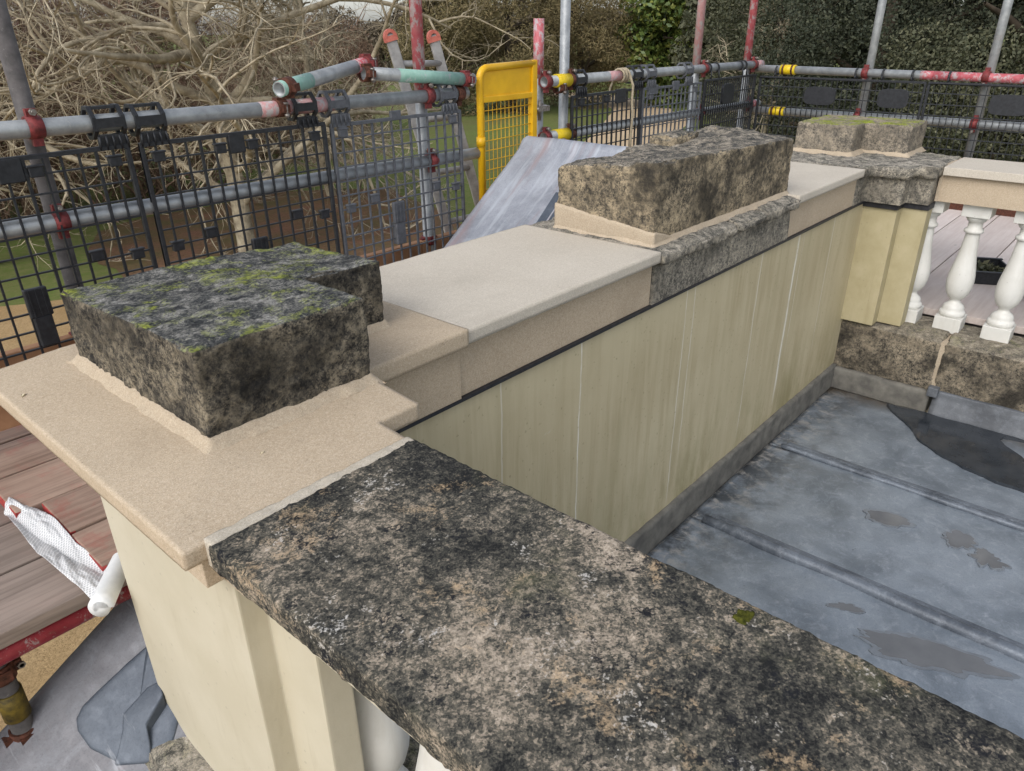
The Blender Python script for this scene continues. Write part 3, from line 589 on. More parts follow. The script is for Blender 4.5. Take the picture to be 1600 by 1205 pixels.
# ================================================================== FAR CORNER PIER
fp = thing('corner_pier', (4.4, 1.2, -1.95), 'ochre painted corner pier under a weathered grey stone cap', 'pier')
rough_block('cap_stone', [(3.976, 4.68, 1.155, 1.735), (4.10, 4.68, 0.975, 1.77), (4.20, 4.68, 0.885, 1.735)], ZT-0.05, ZT+0.004, 0.010, 'old_cap', fp, 5, 0.005, 20, 1.5, seed=21, bottom=True)
rough_block('cap_frieze', [(3.974, 4.65, 1.188, 1.70), (4.135, 4.65, 1.005, 1.70), (4.232, 4.65, 0.898, 1.70)], -0.836, ZT-0.042, 0.012, 'old_cap', fp, 2, 0.004, 18, 1.3, seed=22)
MB().prism([(4.15, 1.3), (4.15, 1.015), (4.24, 1.015), (4.24, 0.893), (4.35, 0.893), (4.35, 0.98), (4.6, 0.98), (4.6, 1.66), (4.15, 1.66)], -0.865, -0.835).build('damp_course', 'dpc', fp)
MB().prism([(4.165, 1.6), (4.165, 1.02), (4.25, 1.02), (4.25, 0.898), (4.345, 0.898), (4.345, 0.985), (4.58, 0.985), (4.58, 1.6)], -1.505, -0.864).bevel(0.003).build('shaft', 'far_pier_paint', fp)

# ================================================================== FAR BALUSTRADE
fb = thing('balustrade', (4.45, -0.4, -1.95), 'balustrade with new buff stone coping and white balusters above a stained plinth', 'balustrade')
c = MB().box(4.285, 4.68, -2.6, 0.878, ZT-0.040, ZT).bevel(0.003).build('coping', 'pale_stone', fb)
MB().box(4.315, 4.65, -2.6, 0.89, -0.826, ZT-0.041).bevel(0.002).build('fascia', 'warm_stone', c)  # coping's own stone, its shade put in as a browner colour
MB().box(4.31, 4.66, 0.877, 0.893, -0.826, ZT-0.002).build('mortar_joint', 'mortar', fb)
for k in range(13): baluster_parts(4.42, 0.915 if k == 0 else 0.93-k*0.232, -1.515, -0.826, fb)
ys = [1.20, 0.66, 0.02, -0.62, -1.3, -2.0, -2.6]
for i in range(6):
    rough_block('plinth_stone', [(4.195, 4.52, ys[i+1]+0.006, ys[i]-(0.006 if i else 0))], -1.80, -1.505, 0.012, 'old_plinth', fb, 2, 0.0022, 30, 1.1, seed=30+i, topfn=lambda x, y: 0.02*np.clip((x-4.2)/0.1, 0, 1)-0.02)
    if i < 5: MB().box(4.1965, 4.5, ys[i+1]-0.013, ys[i+1]+0.013, -1.80, -1.524).build('mortar_joint', 'mortar', fb)
rough_block('upstand', [(4.17, 4.5, 0.66, 1.19)], -1.93, -1.802, 0.014, 'cement', fb, 2, 0.003, 20, 1.2, seed=41)
def flf(u, v):
    P = np.stack([u*0, v, u], 1); n = 0.004*fbm(P, 6, 3)
    return 4.19-0.055*u**1.4+n, v, -1.785-0.125*u+0.3*n
for a, b_ in ((-0.35, 0.655), (-1.4, -0.34), (-2.6, -1.39)):
    grid_sheet('lead_flashing', flf, np.linspace(0, 1, 10), np.arange(a, b_, 0.03), 'lead_flash', fb, 0.004)
MB().prism([(4.15, 0.62), (4.192, 0.62), (4.192, 0.672), (4.15, 0.672)], -1.82, -1.765).bevel(0.006).build('lead_tab', 'lead_flash', fb)

# ================================================================== OLD STONE BLOCKS on the copings
def mort(rects, z, h, parent, seed, cell=0.005, out=0.02, name='mortar_bed'):
    rr = [(a-out, b_+out, c_-out, d+out) for a, b_, c_, d in rects]
    def tf(x, y):
        dd = np.full_like(x, 9.0)
        for a, b_, c_, d in rects: dd = np.minimum(dd, np.hypot(np.maximum(np.maximum(a-x, x-b_), 0), np.maximum(np.maximum(c_-y, y-d), 0)))
        k = np.stack([x, y, x*0+seed], 1)
        return -h*0.93*np.clip(dd/out, 0, 1)**0.7*(1+0.25*fbm(k, 25, 2))
    rough_block(name, rr, z, z+h, cell, 'mortar', parent, 1, 0.0008, 60, 0.6, seed=seed, topfn=tf)
b1 = thing('stone_block', (0.63, 1.35, ZT), 'black weathered stone block with green moss on the warm sandstone slab', 'stone block')
R1 = [(0.468, 0.815, 1.098, 1.66), (0.468, 1.03, 1.315, 1.66)]
rough_block('block', R1, ZT+0.004, -0.464, 0.0055, 'old_block', b1, 2, 0.0026, 60, 1.6, seed=51, topfn=lambda x, y: -0.020*np.clip((y-1.25)/0.35, 0, 1)-0.012*np.clip((x-0.8)/0.15, 0, 1))
mort(R1, ZT+0.004, 0.024, b1, 52)
b2 = thing('stone_block', (2.63, 1.42, ZT), 'long tan and grey stone block with flaking top on the middle of the parapet', 'stone block')
def top2(x, y):
    u = np.clip((x-2.085)/1.08, 0, 1); v = np.clip((y-1.222)/0.4, 0, 1); k = np.stack([x, y, x*0], 1)
    return (1-u)*(1-v)*0.015+(1-u)*v*-0.044+u*(1-v)*-0.020+u*v*-0.004+(0.009*np.round(2.5*fbm(k, 5, 2))/2.5+0.004*fbm(k, 14, 3))*np.clip((y-1.235)/0.06, 0, 1)
rough_block('block', [(2.085, 3.165, 1.222, 1.625)], ZT+0.004, -0.402, 0.009, 'old_block_tan', b2, 2, 0.0030, 40, 1.3, seed=61, topfn=top2)
rough_block('block_top', [(2.66, 2.86, 1.50, 1.615)], -0.44, -0.388, 0.010, 'old_block_tan', b2, 7, 0.006, 16, 1.5, seed=64)
mort([(2.086, 3.164, 1.223, 1.624)], ZT-0.008, 0.026, b2, 62, 0.008, 0.018)
rough_block('mortar_fill', [(2.079, 2.22, 1.216, 1.630)], ZT-0.004, ZT+0.040, 0.007, 'mortar', b2, 1, 0.002, 40, 1.2, seed=63, topfn=lambda x, y: -0.03*np.clip((x-2.1)/0.1, 0, 1)+0.045*np.clip((y-1.222)/0.4, 0, 1))
b3 = thing('stone_block', (4.45, 1.4, ZT), 'tan stone block with bright moss top on the ochre corner pier', 'stone block')
R3 = [(4.30, 4.78, 1.345, 1.665), (4.485, 4.78, 1.115, 1.665)]
rough_block('block', R3, ZT+0.003, -0.487, 0.009, 'old_block_moss', b3, 2, 0.003, 40, 1.5, seed=71)
mort(R3, ZT+0.001, 0.026, b3, 72, 0.008, 0.02)

# bits lying on the slab
def flake(x, y, z, s, ang, label):
    V = [(x+s*math.cos(ang+t)*r, y+s*math.sin(ang+t)*r, z+0.0015+0.0015*(k % 3)) for k, (t, r) in enumerate(((0, 1), (0.9, 0.45), (1.9, 0.4), (3.1, 0.9), (4.2, 0.35), (5.3, 0.5)))]
    V += [(a, b_, c_-0.003) for a, b_, c_ in V]
    tag(MB().add(V, [(0, 1, 2, 3, 4, 5), (11, 10, 9, 8, 7, 6)]+[(k, 6+k, 6+(k+1) % 6, (k+1) % 6) for k in range(6)]).build('dry_leaf', 'leaf_flake'), label, 'leaf')
flake(0.519, 1.026, -0.6475, 0.006, 0.4, 'tiny pale dry leaf scrap on the sandstone slab in front of the mossy block')
flake(0.333, 1.589, -0.6505, 0.008, 0.9, 'tiny pale dry leaf scrap near the outer edge of the sandstone slab')

# ================================================================== LEAD SLOPES outside the parapet
def slope_plane(x, y): return -1.473+0.577*(x-0.098)+0.65*(y-1.70)
ls = thing('lead_slope', (0.2, 1.2, -2.3), 'dull streaked lead sheet sloping away below the cream corner pier', 'lead roof')
def f1(u, v):
    P = np.stack([u, v, u*0], 1); return u, v, slope_plane(u, v)+0.004*fbm(P, 6, 3)-0.012*np.clip((v-1.685)/0.02, 0, 1)
grid_sheet('lead_sheet', f1, np.linspace(-0.35, 0.55, 70), np.linspace(0.55, 1.704, 90), 'lead_slope_dull', ls, 0.014)
MB().prism([(-0.34, 0.57), (0.54, 0.57), (0.54, 1.695), (-0.34, 1.695)], -3.2, -2.42).build('support', 'building_wall', ls)
poly = [(0.415, 1.575), (0.358, 1.585), (0.246, 1.597), (0.225, 1.590), (0.217, 1.572), (0.221, 1.528), (0.256, 1.452), (0.308, 1.408), (0.36, 1.40), (0.42, 1.44)]
def f2(u, v):
    # rounded patch parameterised over a disc-like quad
    c = np.array([0.33, 1.495]); n = len(poly); t = u*n; i = np.floor(t).astype(int) % n; fr = t-np.floor(t)
    pp = np.array(poly); q = pp[i]*(1-fr)[:, None]+pp[(i+1) % n]*fr[:, None]; p = c+(q-c)*v[:, None]
    P = np.concatenate([p, p[:, :1]*0], 1)
    d = (p[:, 0]-0.335)*0.75+(p[:, 1]-1.475)*-0.66; e = (p[:, 0]-0.335)*0.66+(p[:, 1]-1.475)*0.75
    fold = 0.0
    return p[:, 0], p[:, 1], slope_plane(p[:, 0], p[:, 1])+0.009+0.0025*fbm(P, 14, 3)-0.006*v**12
lp = grid_sheet('lead_patch', f2, np.linspace(0, 0.99999, 120), np.linspace(0.0, 1, 30), 'lead_patch', ls, 0.006)

fv = [(0.302, 1.513, 0.016), (0.367, 1.507, 0.022), (0.392, 1.491, 0.030), (0.383, 1.456, 0.046), (0.328, 1.448, 0.038), (0.287, 1.496, 0.010), (0.318, 1.425, 0.020), (0.304, 1.405, 0.008), (0.243, 1.463, 0.008), (0.345, 1.478, 0.034)]
fv = [(x, y, slope_plane(x, y)+h) for x, y, h in fv]; nb_ = len(fv)
fb_ = MB().add(fv+[(x, y, slope_plane(x, y)-0.004) for x, y, _ in fv], [(0, 9, 1), (1, 9, 2), (2, 9, 3), (3, 9, 4), (4, 9, 0), (0, 4, 5), (4, 6, 5), (5, 6, 7), (5, 7, 8)]+[(a, b_, nb_+b_, nb_+a) for a, b_ in ((1, 0), (0, 5), (5, 8), (8, 7), (7, 6), (6, 4), (4, 3), (3, 2), (2, 1))])
fb_.sm = [True]*len(fb_.sm); fb_.bevel(0.006, 3).build('lead_fold', 'lead_patch', ls)

pd = thing('lead_gable', (2.6, 1.95, -1.3), 'pale streaked lead covered gable roof rising behind the parapet', 'lead roof')
sl = 0.728
def gz_(x): return -0.83+sl*(x-2.053)
def f3(u, v):
    P = np.stack([u, v, u*0], 1); rg = 0.016*np.exp(-((u-2.575)/0.022)**2)
    return u, v, gz_(np.minimum(u, 2.587))+0.004*fbm(P, 7, 3)+rg-0.010*np.clip((v-2.185)/0.015, 0, 1)-0.01*np.clip((u-2.587)/0.03, 0, 1)
grid_sheet('lead_sheet', f3, np.linspace(1.60, 2.60, 90), np.linspace(1.66, 2.203, 60), 'lead_slope', pd, 0.012)
def f3b(u, v): return u, v, -0.441-sl*(u-2.587)+0.004*fbm(np.stack([u, v, u*0], 1), 7, 3)
grid_sheet('lead_sheet', f3b, np.linspace(2.598, 3.58, 40), np.linspace(1.66, 2.203, 30), 'lead_slope', pd, 0.012)
MB().add([(x, y, z) for y in (1.67, 2.19) for x, z in ((1.62, -1.35), (3.56, -1.35), (3.56, -1.17), (2.59, -0.46), (1.62, -1.17))],
         [(0, 1, 2, 3, 4), (9, 8, 7, 6, 5)]+[(i, 5+i, 5+(i+1) % 5, (i+1) % 5) for i in range(5)]).build('gable_body', 'building_wall', pd)
MB().add([(2.21, 1.835, gz_(2.21)+0.008), (2.36, 1.845, gz_(2.36)+0.008), (2.36, 1.70, gz_(2.36)+0.008), (2.21, 1.70, gz_(2.21)+0.008)]+
         [(2.21, 1.835, gz_(2.21)), (2.36, 1.845, gz_(2.36)), (2.36, 1.70, gz_(2.36)), (2.21, 1.70, gz_(2.21))],
         [(0, 1, 2, 3), (0, 4, 5, 1), (1, 5, 6, 2), (2, 6, 7, 3), (3, 7, 4, 0)]).build('lead_patch', 'lead_patch', pd)
MB().path([(2.20, 1.79, gz_(2.20)+0.010), (2.37, 1.795, gz_(2.37)+0.010)], 0.004, 8).build('lead_seam', 'lead_slope', pd)

# ================================================================== SCAFFOLD BOARDS
def board(name, x0, x1, y0, y1, zt, mat, label, group=None, th=0.038, end=None, tilt=0.0, ends=True):
    o = MB().box(x0, x1, y0, y1, zt-th, zt).bevel(0.004).build(name, mat); tag(o, label, 'board', group)
    o.rotation_euler.z = tilt
    if ends:
        MB().box(x0-0.0015, x0+0.012, y0-0.001, y1+0.001, zt-th-0.001, zt-0.003).bevel(0.002).build('painted_end', 'board_end', o)
    return o
DZ = -1.115
lab = ['pinkish scaffold board by the toe board with white scrape', 'pinkish scaffold board second from the toe board', 'pinkish scaffold board third from the toe board',
       'scaffold board with worn red end over the reinforced sheet', 'short scaffold board offcut against the parapet with red painted end']
ysb = [2.385, 2.19, 1.99, 1.985, 1.79, 1.585]
board('scaffold_board', -0.30, 2.55, 2.425, 2.63, DZ, 'board_wood', 'outermost pinkish scaffold board under the mesh guards')
board('scaffold_board', 0.335, 2.55, 2.210, 2.415, DZ-0.001, 'board_wood', lab[0])
board('scaffold_board', 0.318, 2.55, 1.994, 2.200, DZ, 'board_wood', lab[2])
board('scaffold_board', 0.378, 2.55, 1.794, 1.984, DZ+0.004, 'board_wood', lab[3])
board('scaffold_board', 0.376, 0.70, 1.605, 1.786, DZ+0.001, 'board_wood', lab[4])
board('scaffold_board', -0.9, 0.62, 1.822, 2.03, -1.157, 'board_dark', 'grey brown scaffold board lapped under the red ended boards', ends=False)
board('scaffold_board', -0.9, 0.50, 1.602, 1.815, -1.158, 'board_dark', 'knotty grey brown scaffold board resting along the crimson tube', ends=False)
board('scaffold_board', -0.9, 0.62, 2.038, 2.25, -1.157, 'board_dark', 'grey brown scaffold board lapped beneath the outer boards', ends=False)
# toe boards
def toe(x0, x1, y, label):
    tag(MB().box(x0, x1, y-0.018, y+0.018, -1.06, -0.838).bevel(0.004).build('toe_board', 'toe_wood'), label, 'toe board')
toe(-0.5, 2.10, 2.395, 'orange brown toe board on edge behind the mesh guards')
toe(2.105, 2.62, 2.395, 'orange brown toe board on edge below the ladder')
tag(MB().box(2.0, 2.62, 2.36, 2.375, -1.075, -0.90).build('toe_board', 'galv_dull'), 'grey board on edge in front of the toe board below the ladder', 'toe board')

# far deck beyond the second balustrade
for k in range(7):
    y1 = 1.515-k*0.252
    o = MB().box(4.56, 7.45, y1-0.244, y1, -1.508, -1.47).bevel(0.003).build('scaffold_board', 'deck_pink')
    tag(o, 'pale pinkish board of the deck seen between the far white balusters', 'board', 'pale deck boards beyond the far balustrade')
for y0, y1, lb in ((0.62, 1.6, 'dark red brown board closing the end of the pale deck'), (-0.25, 0.60, 'second dark red brown board closing the end of the pale deck')):
    tag(MB().box(7.40, 7.44, y0, y1, -1.472, -1.25).bevel(0.004).build('toe_board', 'coupler_rust'), lb, 'toe board')
tag(MB().box(4.6, 7.4, -0.23, 1.50, -1.60, -1.509).build('deck_frame', 'galv_dull'), 'dark frame under the pale deck boards', 'deck frame')
# plant trays
def tray(cx, cy, w, d, ang, label):
    t = thing('plant_tray', (cx, cy, -1.47), label, 'tray'); m = Matrix.Translation((cx, cy, -1.47)) @ Matrix.Rotation(ang, 4, 'Z')
    b = MB(); h = 0.075
    b.box(-w, w, -d, d, 0.0, 0.006, m)
    for s in (-1, 1):
        b.box(s*w-0.005, s*w+0.005, -d, d, 0.003, h, m); b.box(-w+0.004, w-0.004, s*d-0.005, s*d+0.005, 0.003, h, m)
        b.box(s*w-0.012, s*w+0.012, -d-0.012, d+0.012, h, h+0.006, m)
    b.build('tray_body', 'black_plastic', t)
    rs = np.random.RandomState(3); V = []; F = []
    for i in range(260):
        p = np.array([rs.uniform(-w*0.9, w*0.9), rs.uniform(-d*0.9, d*0.9), rs.uniform(0.02, 0.06)]); a = rs.normal(size=3)*0.016; b2 = rs.normal(size=3)*0.007
        q = [m @ Vector(p+x) for x in (a, b2, -a, -b2)]; n = len(V); V += [tuple(z) for z in q]; F.append((n, n+1, n+2, n+3))
    raw('dead_leaves', V, F, 'leaf_holm', t)['kind'] = 'stuff'
tray(5.42, 0.73, 0.17, 0.12, 0.45, 'black plastic tray of plant debris showing between two white balusters')
tray(5.22, 0.33, 0.17, 0.12, 0.1, 'black plastic tray mostly hidden behind a white baluster')

# ================================================================== SCAFFOLD TUBES
TR = 0.0242
def coupler(parent, p, ax, other, mat='coupler_red', s=1.0):
    """double coupler: two clamped half shells round the tube, saddle, two bolts with nuts"""
    p = Vector(p); ax = Vector(ax).normalized(); ot = Vector(other).normalized(); b = MB()
    b.pipe(p-ax*0.019*s, p+ax*0.019*s, TR+0.0055*s, 0.005, 16)
    b.box(-0.017, 0.017, -0.014, 0.014, 0.024, 0.034, Matrix.Translation(p) @ ot.to_track_quat('Z', 'Y').to_matrix().to_4x4())
    side = ax.cross(ot).normalized()
    for sg in (-1, 1):
        q = p+side*sg*(TR+0.012)
        b.box(-0.008, 0.008, -0.012, 0.012, -0.013, 0.013, Matrix.Translation(q) @ ax.to_track_quat('Z', 'Y').to_matrix().to_4x4())
    c = b.build('coupler', mat, parent)
    n = MB(); q = p+side*(TR+0.016)
    n.cyl(q-ot*0.030, q+ot*0.020, 0.005, 8); n.cyl(q-ot*0.026, q-ot*0.016, 0.0095, 6); n.cyl(q+ot*0.014, q+ot*0.02, 0.009, 6)
    n.build('bolt', 'bolt_steel', c); return c
def tube(a, b, mat, label, bands=(), name='scaffold_tube', group=None):
    o = MB().pipe(a, b, TR).build(name, mat, base=a); tag(o, label, 'tube', group)
    A = Vector(a); D = Vector(b)-A
    for t0, t1, bm in bands:
        MB().pipe(A+D*t0, A+D*t1, TR+0.0006, 0.0015).build('paint_band', bm, o)
    return o
Y0 = 2.35; YP = 2.399; X0 = 5.2; XP = 5.249; ex, ey, ez = (1, 0, 0), (0, 1, 0), (0, 0, 1)
tA = tube((-0.6, Y0, -0.228), (2.375, Y0, -0.250), 'galv', 'grey top guard rail with pinkish worn stretch, above the left mesh guards', [(0.67, 0.715, 'paint_pink'), (0.715, 0.77, 'paint_pink')])
tB = tube((-0.6, Y0+0.0, -0.479), (2.43, Y0, -0.503), 'galv', 'grey mid guard rail behind the left mesh guards', [])
pL = tube((0.715, YP, GZ), (0.722, YP, 1.2), 'galv_dull', 'dark grey weathered standard by the left end of the scaffold')
pM = tube((2.158, YP, GZ), (2.164, YP, 1.2), 'galv', 'standard with worn red upper half beside the ladder', [(0.795, 0.99, 'paint_red')])
coupler(tA, (0.715, Y0, -0.235), ex, ey); coupler(tB, (0.715, Y0, -0.49), ex, ey)
coupler(tA, (2.158, Y0, -0.248), ex, ey); coupler(tB, (2.158, Y0, -0.50), ex, ey)
coupler(tA, (1.475, Y0, -0.243), ex, ez, 'coupler_rust'); coupler(tA, (2.33, Y0, -0.25), ex, ey, 'coupler_rust')
coupler(pM, (2.158, YP, -0.845), ez, (0, -1, 0)); coupler(pL, (0.715, YP, -0.845), ez, (0, -1, 0))
# loose tubes lying over the top rail
tC = tube((1.415, 2.245, -0.176), (1.935, 2.43, -0.120), 'galv', 'loose tube with green and red ends lying across the top guard rail', [(0.0, 0.30, 'paint_green'), (0.82, 1.0, 'paint_red')])
coupler(tC, (1.452, 2.258, -0.172), (0.52, 0.185, 0.056), (0, 0, -1), 'coupler_rust', 1.1); coupler(tC, (1.915, 2.423, -0.122), (0.52, 0.185, 0.056), (0, 0, 1))
tD = tube((1.862, 2.37, -0.152), (2.40, 2.33, -0.199), 'galv', 'short tube with worn green middle tying the ladder to the top rail', [(0.28, 0.88, 'paint_green')])
coupler(tD, (1.872, 2.37, -0.153), (1, -0.05, -0.08), ez, 'coupler_rust'); coupler(tD, (2.36, 2.335, -0.196), (1, -0.05, -0.08), ez)
# middle run
tE = tube((2.90, Y0, -0.234), (5.27, Y0, -0.243), 'galv', 'top guard rail carrying a rope and mesh guards in the middle run', [(0.22, 0.27, 'paint_pink'), (0.955, 1.0, 'paint_pink')])
tF = tube((2.90, Y0, -0.484), (5.29, Y0, -0.495), 'galv', 'mid guard rail of the middle run behind the long block', [(0.945, 0.975, 'paint_red')])
p1 = tube((2.915, YP, GZ), (2.918, YP, 0.033), 'galv', 'short standard with faded red top beside the yellow gate', [(0.958, 1.0, 'paint_red')])
p2 = tube((3.112, YP, GZ), (3.118, YP, 1.2), 'galv', 'plain grey tall standard next to the short red topped one')
p3 = tube((4.455, YP, GZ), (4.44, YP, 1.2), 'galv', 'tall standard with faded pink upper part at the middle run', [(0.80, 0.97, 'paint_pink')])
p4 = tube((5.148, YP, GZ), (5.148, YP, 1.2), 'galv', 'tall standard painted bright red above the corner of the guard rails', [(0.80, 0.99, 'paint_red')])
for t, z in ((tE, -0.235), (tF, -0.486)):
    coupler(t, (2.915, Y0, z), ex, ey); coupler(t, (3.112, Y0, z), ex, ey, 'coupler_rust'); coupler(t, (3.01, Y0, z-0.03), ex, ez, 'coupler_rust', 0.8)
    coupler(t, (4.455, Y0, z-0.005), ex, ey); coupler(t, (5.148, Y0, z-0.007), ex, ey)
    MB().pipe((2.985, Y0, z), (3.09, Y0, z-0.001), TR+0.006, 0.006).build('yellow_sleeve', 'yellow_sleeve', t)
coupler(p1, (2.915, YP, -0.35), ez, (-1, 0, 0), 'bolt_steel')
# far run, at right angles
tG = tube((X0, 2.48, -0.268), (X0, -2.2, -0.312), 'galv', 'far top guard rail with a long worn red stretch', [(0.25, 0.265, 'paint_red'), (0.265, 0.372, 'paint_red')])
tH = tube((X0, 2.48, -0.534), (X0, -2.2, -0.53), 'galv', 'far mid guard rail behind the dark mesh')
for t, y, z in ((tG, 2.125, -0.271), (tH, 2.16, -0.5337)):
    MB().pipe((X0, y+0.05, z), (X0, y-0.05, z), TR+0.006, 0.006).build('yellow_sleeve', 'yellow_sleeve', t)
    for d in (-0.03, 0.03): MB().pipe((X0, y+d+0.006, z), (X0, y+d-0.006, z), TR+0.009, 0.004).build('sleeve_strap', 'coupler_rust', t)
ledg = tube((XP+0.05, 2.6, -0.93), (XP+0.05, -2.2, -0.93), 'galv_dull', 'low ledger tube behind the far balustrade coping carrying the standards')
for i, (y, lb) in enumerate(((1.63, 'grey leaning standard left of the red stretch on the far rail'), (0.965, 'grey leaning standard at the red stretch on the far rail'), (-0.3, 'grey standard on the far rail past the red stretch'))):
    p = tube((XP, y, -1.00), (XP, y-0.01, 1.2), 'galv', lb)
    coupler(tG, (X0, y, -0.277), ey, ex); coupler(tH, (X0, y, -0.533), ey, ex); coupler(p, (XP, y, -0.93), ez, ex, 'coupler_rust')
coupler(tG, (X0, 2.40, -0.269), ey, ex, 'coupler_rust')
# lower left crimson tube, with a standard below
tR = tube((-0.8, 1.625, -1.222), (0.47, 1.625, -1.222), 'paint_crimson', 'crimson tube under the knotty boards beside the lead slope')
tS = tube((0.135, 1.674, GZ), (0.135, 1.674, -1.27), 'galv_dull', 'standard with yellow sleeve below the crimson tube')
coupler(tS, (0.135, 1.674, -1.30), ez, (0, -1, 0), 'coupler_rust', 1.15)
MB().pipe((0.135, 1.674, -1.44), (0.135, 1.674, -1.36), TR+0.004, 0.004).build('yellow_sleeve', 'olive_sleeve', tS)
coupler(tS, (0.135, 1.674, -1.50), ez, (0, -1, 0), 'coupler_rust', 1.15)

# ================================================================== MESH GUARDS
def guard(name, org, ux, w, zt, zb, mat, label, cells=13, rows=11, hooks=(), plates=(), clips=(), rail=None, bar=0.0027, vb=1.0, group=None, oval=False):
    """org = lower corner xy, ux = unit direction along the panel"""
    ux = Vector((*ux, 0)).normalized(); nrm = Vector((0, 0, 1)).cross(ux); O = Vector((*org, 0))
    t = thing(name, (org[0]+ux.x*w/2, org[1]+ux.y*w/2, zb), label, 'mesh guard', group)
    def P(u, z, d=0.0): return O+ux*u+nrm*d+Vector((0, 0, z))
    def bx(mb, u0, u1, z0, z1, d0, d1):
        vs = [P(u, z, d) for u in (u0, u1) for d in (d0, d1) for z in (z0, z1)]
        mb.add(vs, [(0, 1, 3, 2), (4, 6, 7, 5), (0, 4, 5, 1), (2, 3, 7, 6), (0, 2, 6, 4), (1, 5, 7, 3)])
    fr = MB(); e = 0.0062
    bx(fr, 0, w, zt-2*e, zt, -0.007, 0.007); bx(fr, 0, w, zb, zb+2*e, -0.007, 0.007)
    bx(fr, 0, 2*e, zb+2*e, zt-2*e, -0.007, 0.007); bx(fr, w-2*e, w, zb+2*e, zt-2*e, -0.007, 0.007)
    fr.bevel(0.002, 1).build('frame', mat, t)
    g = MB()
    for k in range(1, cells):
        u = w*k/cells; th = bar*vb*(1.5 if k % 4 == 0 and vb == 1 else 1); bx(g, u-th, u+th, zb+e, zt-e, -0.004, 0.004)
    for k in range(1, rows):
        z = zb+(zt-zb)*k/rows; bx(g, e, w-e, z-bar*0.85, z+bar*0.85, -0.0055, 0.0025)
    g.build('grid', mat, t)
    for u, z, hw, hh in plates:
        b = MB()
        if oval:
            n = 20; vs = [P(u+hw*math.copysign(abs(math.cos(a))**0.5, math.cos(a)), z+hh*math.copysign(abs(math.sin(a))**0.5, math.sin(a)), d) for d in (-0.009, 0.006) for a in np.linspace(0, 2*math.pi, n, endpoint=False)]
            b.add(vs, [tuple(range(n)), tuple(range(2*n-1, n-1, -1))]+[(i, n+i, n+(i+1) % n, (i+1) % n) for i in range(n)])
        else: bx(b, u-hw, u+hw, z-hh, z+hh, -0.0085, 0.006); b.bevel(0.003, 1)
        b.build('label_plate', mat, t)
    for u, z in clips:
        b = MB(); bx(b, u-0.018, u+0.018, z-0.014, z+0.014, -0.012, 0.006); bx(b, u-0.022, u+0.022, z+0.012, z+0.018, -0.014, 0.006); b.bevel(0.002, 1).build('clip', mat, t)
    for u, zr in hooks:                       # strap rising from the frame and a square loop round the rail
        b = MB(); hw = 0.027
        for k in range(-2, 3): bx(b, u+k*hw*0.42-0.0045, u+k*hw*0.42+0.0045, zt-0.004, zt+0.030, -0.011, 0.002)
        bx(b, u-hw, u+hw, zt-0.008, zt+0.032, -0.008, 0.0)
        r = TR+0.006
        for s in (-1, 1):
            for (d0, d1, z0, z1) in ((-r-0.03-0.007, -r-0.03+0.001, zr-r, zr+r), (r-0.03-0.001, r-0.03+0.007, zr-r, zr+r), (-r-0.03, r-0.03, zr+r-0.001, zr+r+0.007), (-r-0.03, r-0.03, zr-r-0.007, zr-r+0.001)):
                bx(b, u+s*hw-0.005, u+s*hw+0.005, z0, z1, d0+0.0, d1+0.0)
        bx(b, u-hw, u+hw, zr+r, zr+r+0.006, r-0.036, r-0.024); bx(b, u-hw, u+hw, zr+r-0.002, zr+r+0.007, -r-0.036, -r-0.022)
        bx(b, u-hw, u+hw, zr-0.012, zr+0.016, -r-0.0375, -r-0.030); bx(b, u-hw*0.9, u+hw*0.9, zt+0.025, zr-0.008, -r-0.036, -r-0.030) if zr-0.008 > zt+0.025 else None
        bx(b, u-hw*0.9, u+hw*0.9, zt+0.022, zt+0.03, -r-0.034, 0.0)
        b.build('hook', mat, t)
    return t
